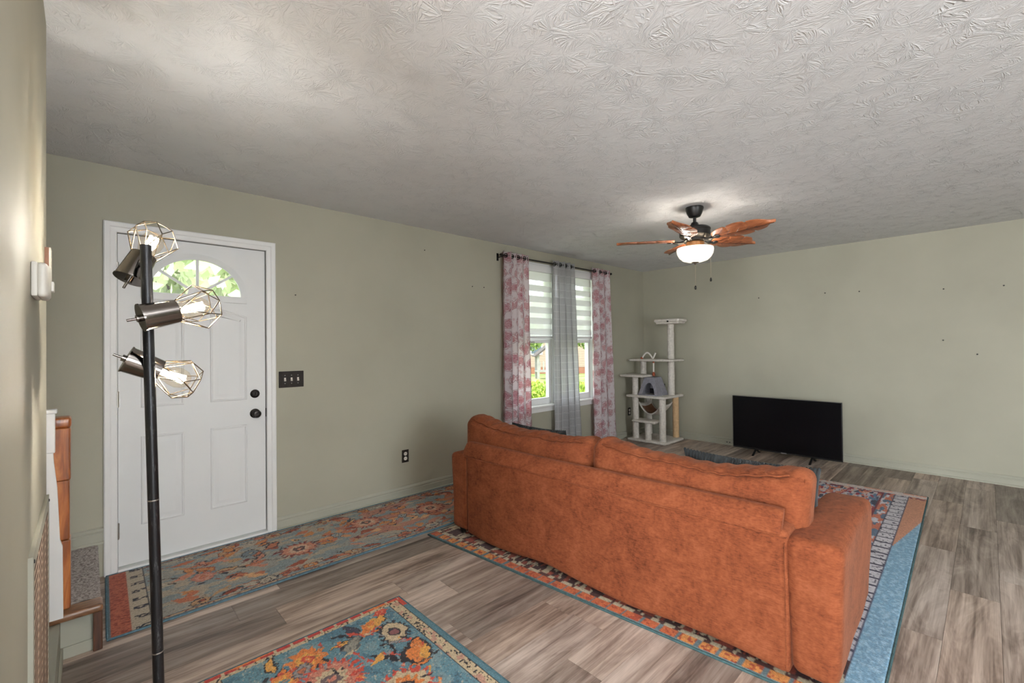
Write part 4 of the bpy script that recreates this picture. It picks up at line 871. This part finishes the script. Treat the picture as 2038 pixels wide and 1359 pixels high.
sbox('seat_base', 0.14, DS - 0.03, 0.15, LS - 0.15, 0.035, 0.29, 0.03, (24, 40, 8))
for y0, y1 in ((0.185, LS / 2 - 0.004), (LS / 2 + 0.004, LS - 0.185)):
    sbox('seat_cushion', 0.20, DS - 0.005, y0, y1, 0.285, 0.435, 0.05, (20, 30, 8), lambda p, q: Vector((q.x, q.y, q.z + 0.02 * (1 - p.x ** 2) * (1 - p.y ** 2) * (1 if p.z > 0 else 0))))
def backcushion(y0, y1, seed, ztop, lop):
    w = y1 - y0; hh = ztop - 0.42; th_ = 0.20
    def g(p, q):
        e = (1 - abs(p.y) ** 2.5) * (1 - abs(p.z) ** 2.5); q.x += (0.035 if p.x > 0 else -0.022) * e * (1 if p.x > 0 else 1)
        q.x += 0.10 * (0.5 - (p.z + 1) / 2) * -1 * 0.55                                 # leans back
        sag = max(0.0, 1 - abs(p.y - lop) ** 2.2) ** 0.9 * 0.062 + 0.05 * max(0, abs(p.y) - 0.88) ** 1.0 * 2.0; q.z -= sag * max(0, p.z) ** 1.5
        q.z -= 0.018 * max(0, p.x) * max(0, p.z)
        q.y += 0.012 * p.z * p.y * abs(p.y)
        wr = 0.0
        if p.z > 0.55:                                                                    # gathered wrinkles along the top
            k = (p.z - 0.55) / 0.45; wr = 0.0065 * k * math.sin(q.y * 75 + 5 * N3(q.y, q.x, seed, 3) + q.x * 22) * (0.5 + 0.5 * N3(q.y, seed, 0, 5))
        q.z += wr; q += Vector((N3(q.x, q.y, q.z + seed, 5), 0, N3(q.x + 4, q.y, q.z + seed, 5))) * 0.012
        return q
    o = soft(th_, w, hh, 0.070, (14, 110, 34), g).build('back_cushion', SOFA, sf, smooth=True)
    o.location = (0.222, (y0 + y1) / 2, 0.42 + hh / 2); o.rotation_euler = (0, math.radians(-3), 0)
    pts = []
    for i in range(81):
        p = Vector((-1, 2 * i / 80 - 1, 0.80)); q = Vector((-th_ / 2 + 0.016, p.y * (w / 2 - 0.075), hh / 2 - 0.022)); q = g(Vector((-1, p.y * 0.92, 0.93)), q) + Vector((-0.004, 0, 0)); pts.append(q)
    MB().tube(pts, 0.004, 6).build('piping', SOFA, o, smooth=True)
    for s_ in (-1,):
        pts = [g(Vector((-1, s_ * 0.97, 1 - 1.8 * i / 20)), Vector((-th_ / 2 + 0.023, s_ * (w / 2 - 0.023), hh / 2 * (0.86 - 1.6 * i / 20)))) for i in range(21)]
        MB().tube(pts, 0.004, 6).build('piping', SOFA, o, smooth=True)
    return o
backcushion(0.125, 1.176, 2.0, 0.808, -0.05); backcushion(1.180, 2.285, 6.0, 0.815, -0.15)
for x in (0.06, DS - 0.06):
    for y in (0.07, LS - 0.07): MB().lathe([(0.020, 0), (0.026, 0.036)], (x, y, 0), (0, 0, 1), 14).build('foot', simple('black_plastic_foot', (0.012, 0.011, 0.01, 1), 0.5), sf, ang=40)
# scatter pillows
CORD, nt, bb = newmat('charcoal_corduroy'); v = coords(nt, 'Object'); n = noisetex(nt, v, 40, 3)
lk(nt, ramp(nt, n, [(0.3, (0.008, 0.010, 0.011, 1)), (0.7, (0.024, 0.028, 0.030, 1))]), bb.inputs['Base Color']); bb.inputs['Roughness'].default_value = 0.9; bb.inputs['Sheen Weight'].default_value = 0.15
def pillow(label, loc, w, h, t, rot, ribs, mat):
    root = tag(empty('throw_pillow', loc), label, 'pillow', 'charcoal pillows on the sofa'); root.rotation_euler = rot
    b = MB(); nu, nv = max(40, ribs * 6), 30
    for s_ in (-1, 1):
        def f(u, v, s_=s_):
            x, z = 2 * u - 1, 2 * v - 1; pin = 1 - 0.07 * (1 - abs(z) ** 2) * abs(x) ** 3; pin2 = 1 - 0.08 * (1 - abs(x) ** 2) * abs(z) ** 3
            th = t / 2 * ((1 - abs(x) ** 2.6) * (1 - abs(z) ** 2.6)) ** 0.55
            rib = 0.0055 * abs(math.sin(PI * ribs * u)) if ribs else 0
            edge_lift = rib * 1.2 * (abs(z) ** 8)
            return (s_ * (th + rib * (1 if th > 0.001 else 0.4)), x * w / 2 * pin, z * h / 2 * pin2 + (edge_lift if z > 0 else -edge_lift))
        b.grid(f, nu, nv)
    bmesh.ops.remove_doubles(b.bm, verts=b.bm.verts, dist=0.0008)
    b.build('cover', mat, root, smooth=True); return root
pillow('charcoal ribbed corduroy pillow behind the right sofa back cushion', (2.46, 0.852, 0.545), 0.64, 0.43, 0.15, (0, math.radians(-10), TH), 38, CORD)
pillow('charcoal pillow peeking over the left sofa back cushion', (2.45, 2.28, 0.535), 0.52, 0.42, 0.15, (0, math.radians(-12), TH), 30, CORD)

# ------------------------------------------------------------------ television
SCR, nt, bb = newmat('tv_screen'); bb.inputs['Base Color'].default_value = (0.003, 0.003, 0.004, 1); bb.inputs['Roughness'].default_value = 0.22; bb.inputs['Specular IOR Level'].default_value = 0.25
TVB = simple('tv_bezel', (0.008, 0.008, 0.009, 1), 0.35)
tv = tag(empty('television', (5.86, 1.642, 0)), 'black flat screen television standing on the floor against the far wall', 'television')
MB().box(0.0, 0.022, -0.560, 0.560, 0.055, 0.690, 0.004).build('panel', TVB, tv); MB().box(0.022, 0.065, -0.38, 0.38, 0.07, 0.40, 0.012).build('back_housing', TVB, tv)
MB().box(-0.0015, 0.0, -0.552, 0.552, 0.072, 0.683).build('screen', SCR, tv)
b = MB(); b.box(-0.002, 0.0005, -0.560, 0.560, 0.686, 0.690).box(-0.002, 0.0005, -0.560, -0.5565, 0.055, 0.690).box(-0.002, 0.0005, 0.5565, 0.560, 0.055, 0.690); b.build('edge_trim', simple('tv_edge_trim', (0.06, 0.06, 0.062, 1), 0.3, 0.6), tv)
MB().box(-0.004, -0.0005, -0.028, 0.028, 0.056, 0.066).build('badge', simple('silver_badge', (0.5, 0.5, 0.52, 1), 0.3, 0.8), tv)
for y in (0.30, -0.28):
    for s_ in (-1, 1):
        b = MB(); b.prism([(0.006, 0.062), (0.018, 0.062), (0.012 + s_ * 0.13, 0.0), (0.012 + s_ * 0.10, 0.0)], y - 0.010, y + 0.010, 'xz'); b.build('foot', TVB, tv)

# ------------------------------------------------------------------ cat tree
PLUSH = simple('cream_plush', (0.66, 0.61, 0.55, 1), 1.0, nscale=40, namt=0.12, bstr=0.9, bdist=0.008, bscale=90); SISAL = simple('worn_sisal', S(206, 172, 132), 0.95, nscale=30, bstr=0.8, bdist=0.004, bscale=160)
GREYF = simple('grey_plush', S(140, 138, 146), 1.0, nscale=30, namt=0.15, bstr=0.8, bdist=0.006, bscale=90); BRNF = simple('brown_fleece', S(132, 94, 68), 1.0, nscale=14); DKF = simple('dark_lining', (0.02, 0.018, 0.02, 1), 1.0)
ct = tag(empty('cat_tree', (5.78, 3.21, 0)), 'tall cream plush cat tree standing in the room corner', 'cat tree')
def plat(name, x0, x1, y0, y1, z0, z1):
    o = soft(x1 - x0, y1 - y0, z1 - z0, 0.016, (18, 18, 5), lambda p, q: q + Vector((N3(q.x, q.y, q.z, 60), N3(q.x + 5, q.y, q.z, 60), N3(q.x, q.y + 5, q.z, 60))) * 0.004).build(name, PLUSH, ct, smooth=True)
    o.location = ((x0 + x1) / 2 - 5.78, (y0 + y1) / 2 - 3.21, (z0 + z1) / 2); return o
def cpost(x, y, z0, z1, r=0.042, mat=PLUSH):
    b = MB(); ns = 20; nz = max(4, int((z1 - z0) / 0.03)); rings = []
    for j in range(nz + 1):
        z = z0 + (z1 - z0) * j / nz; rings.append([(x - 5.78 + (r + 0.004 * N3(math.cos(2 * PI * i / ns) * 2, math.sin(2 * PI * i / ns) * 2, z * 22 + x)) * math.cos(2 * PI * i / ns), y - 3.21 + (r + 0.004 * N3(math.cos(2 * PI * i / ns) * 2, math.sin(2 * PI * i / ns) * 2, z * 22 + x)) * math.sin(2 * PI * i / ns), z) for i in range(ns)])
    b.rings(rings, False); return b.build('post', mat, ct, smooth=True)
plat('base', 5.515, 6.045, 2.925, 3.50, 0.0, 0.038); plat('platform', 5.52, 6.07, 2.93, 3.52, 0.602, 0.640)
cpost(5.60, 3.005, 0.03, 0.61, 0.044); cpost(6.00, 3.02, 0.03, 0.61, 0.042, SISAL); cpost(5.585, 3.40, 0.03, 0.895, 0.042); cpost(5.98, 3.42, 0.03, 0.61, 0.042)
cpost(5.575, 3.205, 0.03, 0.275, 0.042); plat('step', 5.50, 5.72, 3.06, 3.42, 0.268, 0.300)
cpost(5.855, 3.005, 0.63, 1.62, 0.045); cpost(5.78, 3.385, 0.63, 1.105, 0.042); plat('perch', 5.46, 5.74, 3.21, 3.58, 0.886, 0.920)
plat('platform', 5.64, 5.96, 2.86, 3.55, 1.100, 1.132)
tpf = plat('top_perch', 5.74, 5.96, 2.84, 3.17, 1.612, 1.640); tp2 = soft(0.26, 0.36, 0.045, 0.02, (14, 18, 5), lambda p, q: q + Vector((N3(q.x, q.y, q.z, 50), N3(q.x + 5, q.y, q.z, 50), 0)) * 0.006 + Vector((0, 0, 0.008 * max(abs(p.x), abs(p.y)) ** 4))).build('perch_cushion', PLUSH, ct, smooth=True); tp2.location = (5.85 - 5.78, 3.005 - 3.21, 1.652)
MB().box(-0.004, 0.0, -0.014, 0.014, -0.010, 0.010, 0.003).build('label_tag', DKF, ct).location = (5.72 - 5.78 - 0.0025, 2.975 - 3.21, 1.645)
# condo: tapering grey box with arched door
cd = GREYF; b = MB(); x0, x1, y0, y1, z0, z1 = 5.545, 5.84, 3.045, 3.335, 0.640, 0.885; ins = 0.070
def wallpt(u, z): 
    t = (z - z0) / (z1 - z0); return y1 - ins * t - (y1 - y0 - 2 * ins * t) * u, x0 + ins * 0.8 * t
arch_o = [(0.0, z0), (0.0, z1), (0.5, z1), (1.0, z1), (1.0, z0)]
Ncd = 16; inner = [];  outr = []
for i in range(Ncd + 1):
    t = PI * i / Ncd; inner.append((0.52 - 0.33 * math.cos(t), z0 + 0.006 + 0.165 * math.sin(t) ** 0.6))
    if i <= 4: outr.append((0.0, z0 + (z1 - z0) * i / 4))
    elif i < 12: outr.append(((i - 4) / 8, z1))
    else: outr.append((1.0, z1 - (z1 - z0) * (i - 12) / 4))
def P3(uz, d=0.0):
    yy, xx = wallpt(uz[0], uz[1]); return (xx + d - 5.78, yy - 3.21, uz[1])
for d in (0.0, 0.018):
    a = [b.bm.verts.new(P3(q, d)) for q in inner]; o_ = [b.bm.verts.new(P3(q, d)) for q in outr]
    for i in range(Ncd): b.bm.faces.new((a[i], a[i + 1], o_[i + 1], o_[i]))
e0 = [b.bm.verts.new(P3(q, 0)) for q in inner]; e1 = [b.bm.verts.new(P3(q, 0.018)) for q in inner]
for i in range(Ncd): b.bm.faces.new((e0[i], e0[i + 1], e1[i + 1], e1[i]))
def q4(*pts): b.bm.faces.new([b.bm.verts.new((x - 5.78, y - 3.21, z)) for x, y, z in pts])
xt0, xt1, yt0, yt1 = x0 + ins * 0.8, x1 - ins * 0.8, y0 + ins, y1 - ins
for off in (0.0, 0.012):
    q4((x0 + off, y0 + off, z0), (x1 - off, y0 + off, z0), (xt1 - off, yt0 + off, z1 - off), (xt0 + off, yt0 + off, z1 - off)); q4((x0 + off, y1 - off, z0), (x1 - off, y1 - off, z0), (xt1 - off, yt1 - off, z1 - off), (xt0 + off, yt1 - off, z1 - off))
    q4((x1 - off, y0 + off, z0), (x1 - off, y1 - off, z0), (xt1 - off, yt1 - off, z1 - off), (xt1 - off, yt0 + off, z1 - off)); q4((xt0 + off, yt0 + off, z1 - off), (xt1 - off, yt0 + off, z1 - off), (xt1 - off, yt1 - off, z1 - off), (xt0 + off, yt1 - off, z1 - off))
cdo = b.build('condo', GREYF, ct); MB().box(x1 - 0.03 - 5.78, x1 - 0.028 - 5.78, y0 + 0.03 - 3.21, y1 - 0.03 - 3.21, z0 + 0.004, z0 + 0.15).build('lining', DKF, cdo); MB().box(x0 - 0.008 - 5.78, x0 + 0.02 - 5.78, y0 - 3.21, y1 - 3.21, z0 - 0.001, z0 + 0.016, 0.006).build('door_sill', GREYF, cdo)
# hammock slung below the middle platform
def ham(u, v):
    x = 5.64 + 0.32 * u; y = 3.05 + 0.33 * v; sag = 0.15 * math.sin(PI * v) ** 0.8; return (x - 5.78, y - 3.21, 0.505 - sag + 0.03 * abs(2 * u - 1) ** 2)
hm = MB().grid(ham, 12, 18).build('hammock', PLUSH, ct, smooth=True); hm.modifiers.new('thickness', 'SOLIDIFY').thickness = 0.010
MB().grid(lambda u, v: tuple(Vector(ham(0.08 + 0.84 * u, 0.08 + 0.84 * v)) + Vector((0, 0, 0.010))), 12, 18).build('hammock_lining', BRNF, hm, smooth=True)
for u in (0, 1):
    for v_ in (0, 1):
        p = Vector(ham(u, v_)); b = MB(); b.tube([p, p + Vector(((u - 0.5) * 0.03, (v_ - 0.5) * 0.04, 0.06)), Vector((p.x + (u - 0.5) * 0.03, p.y + (v_ - 0.5) * 0.06, 0.604))], 0.0035, 6); b.build('strap', simple('tan_rope', S(176, 140, 104), 0.9), hm)
for i in range(12):
    p = Vector(ham(0.0, 0.15 + 0.7 * i / 11)); MB().cyl(p + Vector((0.004, 0, 0)), p + Vector((-0.004, 0.004, -0.03)), 0.003, 0.001, 5).build('fringe', PLUSH, hm)
# spring toys
RUSTF = simple('rust_felt', S(150, 78, 52), 0.9); IVF = simple('ivory_plush', (0.74, 0.70, 0.65, 1), 1.0)
b = MB(); pts = [(5.70 - 5.78, 3.36 - 3.21 - 0.21 * t / 1.0, 1.135 + 0.085 * math.sin(PI * min(1, t * 1.25)) * (1 if t < 0.8 else 0) + (0.11 * (t - 0.8) / 0.2 if t >= 0.8 else 0) * 0.75) for t in [i / 24 for i in range(25)]]
ty = MB().tube(pts, 0.011, 8).build('spring_toy', IVF, ct, smooth=True); MB().lathe([(0.020, 0), (0.018, 0.02), (0.010, 0.03)], (5.70 - 5.78, 3.36 - 3.21, 1.13), seg=12).build('toy_foot', RUSTF, ty, ang=40)
hg = MB().cyl((5.66 - 5.78, 3.16 - 3.21, 1.10), (5.66 - 5.78, 3.16 - 3.21, 0.955), 0.009, 0.009, 8).build('hanging_toy', IVF, ct, ang=40); MB().lathe([(0.010, 0.0), (0.019, -0.015), (0.020, -0.045), (0.008, -0.058)], (5.66 - 5.78, 3.16 - 3.21, 0.957), seg=12).build('toy_ball', RUSTF, hg, smooth=True); MB().lathe([(0.012, 0.0), (0.013, -0.02)], (5.66 - 5.78, 3.16 - 3.21, 1.10), seg=10).build('toy_cap', RUSTF, hg)

# ------------------------------------------------------------------ ceiling fan
fn = tag(empty('ceiling_fan', (3.588, 1.622, HC)), 'black ceiling fan with five carved palm-leaf blades and a lit bowl', 'ceiling fan')
MB().lathe([(0.068, 0), (0.070, -0.010), (0.066, -0.022), (0.058, -0.050), (0.044, -0.076), (0.022, -0.082), (0.014, -0.082)], seg=32).build('canopy', FANBLK, fn, ang=35)
MB().cyl((0, 0, -0.08), (0, 0, -0.14), 0.0125, seg=16).build('downrod', FANBLK, fn, ang=40)
MB().lathe([(0.016, -0.118), (0.026, -0.125), (0.036, -0.150), (0.060, -0.158), (0.108, -0.165), (0.119, -0.176), (0.120, -0.186), (0.116, -0.190), (0.118, -0.205), (0.118, -0.232), (0.104, -0.246), (0.085, -0.256), (0.085, -0.272), (0.060, -0.278)], seg=40).build('motor_housing', FANBLK, fn, ang=35)
MB().lathe([(0.062, -0.276), (0.070, -0.285), (0.070, -0.322), (0.098, -0.330), (0.098, -0.336), (0.05, -0.338)], seg=36).build('light_kit', simple('bronze_light_kit', S(120, 84, 52), 0.4, 0.6), fn, ang=35)
OPAL = emit('lit_opal_bowl', (1.0, 0.90, 0.74, 1), 1.15)
bowl = MB().lathe([(0.138, -0.330), (0.141, -0.345), (0.136, -0.375), (0.120, -0.405), (0.095, -0.428), (0.06, -0.440), (0.02, -0.445), (0.001, -0.445)], seg=40, cap=False).build('glass_bowl', OPAL, fn, smooth=True)
MB().lathe([(0.030, -0.436), (0.028, -0.446), (0.012, -0.452), (0.005, -0.462), (0.001, -0.464)], seg=20).build('finial', simple('pewter', S(150, 140, 126), 0.35, 0.8), fn, ang=40)
CHAIN = simple('beaded_chain', S(150, 138, 118), 0.45, 0.3)
for x, y, z0, z1 in ((0.0, 0.0, -0.462, -0.632), (0.062, -0.098, -0.330, -0.572)):
    b = MB(); z = z0
    b.cyl((x, y, z0), (x, y, z1), 0.0012, seg=6)
    while z > z1: b.lathe([(0.0004, 0.003), (0.0024, 0), (0.0004, -0.003)], (x, y, z), seg=6, cap=False); z -= 0.0075
    c_ = b.build('pull_chain', CHAIN, fn); MB().lathe([(0.002, 0), (0.006, -0.006), (0.009, -0.020), (0.007, -0.030), (0.001, -0.034)], (x, y, z1), seg=12).build('chain_fob', FANBLK, c_, smooth=True)
BLADE = wood_mat('carved_tan_blade', S(104, 58, 34), S(158, 92, 56), S(190, 118, 76), (3, 22, 22), 0.5)
BKC = wood_mat('blade_groove', S(50, 26, 14), S(66, 36, 20), S(80, 46, 28))
def blade_outline():
    top = []                                      # palm leaf: stepped scalloped edges with notches
    ts = np.linspace(0, 1, 61)
    for t in ts:
        w = 0.030 + 0.072 * math.sin(PI * min(1, t * 1.08)) ** 0.75 * (1 if t < 0.97 else 0.5)
        if t > 0.80: w *= max(0.02, (1 - t) / 0.20) ** 0.6
        lobe = (t * 3.2) % 1.0
        if 0.08 < t < 0.82 and lobe > 0.90: w *= 0.80
        w *= 0.92 + 0.10 * math.sin(PI * lobe)
        top.append((0.155 + 0.465 * t, w))
    return top
edge_ = blade_outline()
def make_blade():
    b = MB(); n = len(edge_); K = 6; th_ = 0.005; sheets = []
    for s_ in (0, 1):
        rows = []
        for i, (x, w) in enumerate(edge_):
            rows.append([b.bm.verts.new((x, w * (2 * j / K - 1) + 0.012 * math.sin((x - 0.155) * 5), (th_ if s_ else 0) + 0.016 * (1 - (2 * j / K - 1) ** 2) * -1 + 0.010)) for j in range(K + 1)])
        sheets.append(rows)
        for i in range(n - 1):
            for j in range(K): b.bm.faces.new((rows[i][j], rows[i + 1][j], rows[i + 1][j + 1], rows[i][j + 1]))
    for j in (0, K):
        for i in range(n - 1): b.bm.faces.new((sheets[0][i][j], sheets[0][i + 1][j], sheets[1][i + 1][j], sheets[1][i][j]))
    for i in (0, n - 1):
        for j in range(K): b.bm.faces.new((sheets[0][i][j], sheets[0][i][j + 1], sheets[1][i][j + 1], sheets[1][i][j]))
    return b.mesh('blade', True, 40)
bm_ = make_blade(); bm_.materials.append(BLADE)
gm = MB()
for t0 in (0.14, 0.30, 0.46, 0.61, 0.74):
    for s_ in (-1, 1):
        x0_ = 0.155 + 0.465 * t0; w = 0.078 * (1 if t0 < 0.5 else (0.85 if t0 < 0.7 else 0.55))
        gm.tube([(x0_ - 0.03 + 0.085 * q, s_ * w * q + 0.012 * math.sin((x0_ - 0.155) * 5), -0.0065 + 0.016 * q * q) for q in [k / 6 for k in range(7)]], 0.0016, 5)
gm.tube([(0.16 + 0.45 * k / 14, 0.012 * math.sin((0.45 * k / 14) * 5), -0.0068) for k in range(15)], 0.0022, 5)
gme = gm.mesh('carved_vein'); gme.materials.append(BKC)
arm_ = MB(); arm_.tube([(0.085, 0, -0.004), (0.115, 0, -0.012), (0.15, 0, -0.008), (0.185, 0, -0.004)], [0.010, 0.011, 0.012, 0.009], 8); arm_.lathe([(0.024, -0.006), (0.026, 0.0), (0.020, 0.006)], (0.19, 0, -0.006), seg=16); ame = arm_.mesh('blade_bracket', False, 40); ame.materials.append(FANBLK)
for k in range(5):
    a = math.radians(-98.6 + 72 * k); M = Matrix.Translation((0, 0, -0.272)) @ Matrix.Rotation(a, 4, 'Z') @ Matrix.Rotation(math.radians(-2), 4, 'Y') @ Matrix.Rotation(math.radians(-14), 4, 'X')
    o = bpy.data.objects.new('blade', bm_); COL.objects.link(o); o.parent = fn; o.matrix_local = M
    for nm, me in (('carved_vein', gme), ('blade_bracket', ame)):
        q = bpy.data.objects.new(nm, me); COL.objects.link(q); q.parent = o
pl = bpy.data.lights.new('fan_lamp', 'POINT'); pl.energy = 32; pl.shadow_soft_size = 0.13; pl.color = (1.0, 0.93, 0.84); po = bpy.data.objects.new('fan_lamp', pl); COL.objects.link(po); po.parent = fn; po.location = (0, 0, -0.325)

# ------------------------------------------------------------------ floor lamp with three caged heads
BX, BY = 0.1655, 1.7215
lp = tag(empty('floor_lamp', (BX, BY, 0)), 'black pole floor lamp with three geometric wire-cage bulbs', 'floor lamp')
MB().lathe([(0.122, 0), (0.125, 0.004), (0.122, 0.014), (0.060, 0.020), (0.018, 0.026), (0.0155, 0.045)], seg=36).build('base', POLE, lp, ang=35)
ptop = Vector((0.132 - BX, 1.730 - BY, 1.648)); pb = Vector((0, 0, 0.03))
MB().cyl(pb, ptop, 0.0140, seg=20).build('pole', POLE, lp, ang=40)
for z in (0.43, 0.885): 
    c = pb.lerp(ptop, (z - 0.03) / (1.648 - 0.03)); d = (ptop - pb).normalized(); MB().lathe([(0.0140, -0.002), (0.0146, -0.001), (0.0146, 0.001), (0.0140, 0.002)], c, d, 20, cap=False).build('joint_ring', HINGE, lp)
def head(back, tip, pz, spin):
    back = Vector(back) - Vector((BX, BY, 0)); tip = Vector(tip) - Vector((BX, BY, 0)); d = (tip - back).normalized(); q = Vector((0, 0, 1)).rotation_difference(d)
    root = MB().lathe([(0.0400, 0.0), (0.0400, 0.003), (0.039, 0.003), (0.0345, 0.088), (0.0330, 0.088), (0.037, 0.004), (0.001, 0.004)], back, d, 32, cap=False).build('lamp_cup', NICKEL, lp, ang=35)
    MB().lathe([(0.0412, -0.002), (0.0412, 0.0015), (0.012, 0.0005), (0.001, 0.0005)], back, d, 32).build('back_plate', NICKEL, root, ang=35)
    MB().lathe([(0.010, -0.012), (0.010, 0), ], back, d, 14).cyl(back - d * 0.034, back - d * 0.010, 0.0038, seg=10).build('switch_key', NICKEL, root, ang=40)
    def P(r, a, h): return back + q @ Vector((r * math.cos(a), r * math.sin(a), h))
    A = [P(0.0345, spin + 2 * PI * k / 6, 0.088) for k in range(6)]; Bq = [P(0.070, spin + 2 * PI * (k + 0.5) / 6, 0.150) for k in range(6)]; Cq = [P(0.046, spin + 2 * PI * k / 6, 0.192) for k in range(6)]
    b = MB(); w = 0.0016
    for k in range(6):
        for e in ((A[k], Bq[k]), (A[(k + 1) % 6], Bq[k]), (Bq[k], Cq[k]), (Bq[k], Cq[(k + 1) % 6]), (Cq[k], Cq[(k + 1) % 6]), (A[k], A[(k + 1) % 6])): b.cyl(e[0], e[1], w, seg=6)
    b.build('wire_cage', WIRE, root)
    bl = MB().lathe([(0.013, 0.062), (0.014, 0.075), (0.020, 0.095), (0.030, 0.125), (0.032, 0.142), (0.027, 0.160), (0.016, 0.172), (0.001, 0.177)], back, d, 24, cap=False).build('bulb', BULBG, root, smooth=True)
    MB().lathe([(0.0135, 0.030), (0.0135, 0.066)], back, d, 14).build('socket', BRONZE, root, ang=40)
    b = MB()
    for k in range(4):
        a = k * PI / 2; b.cyl(P(0.004, a, 0.085), P(0.012, a + 0.6, 0.158), 0.0042, seg=8)
    b.build('filament', FIL, bl)
    c = pb.lerp(ptop, (pz - 0.03) / (1.648 - 0.03)); e = back + d * 0.045; MB().cyl(c, e, 0.006, seg=10).build('swivel_arm', BLACKM, root)
    L_ = bpy.data.lights.new('bulb_light', 'POINT'); L_.energy = LAMP_W; L_.shadow_soft_size = 0.012; L_.color = (0.98, 0.985, 1.0); lo = bpy.data.objects.new('bulb_light', L_); COL.objects.link(lo); lo.parent = lp; lo.location = back + d * 0.125
LAMP_W = 25.0
head((0.098, 1.800, 1.552), (0.166, 1.838, 1.700), 1.60, 0.2); head((0.117, 1.665, 1.426), (0.300, 1.690, 1.478), 1.45, 0.5); head((0.0905, 1.785, 1.307), (0.252, 1.785, 1.226), 1.27, 0.1)
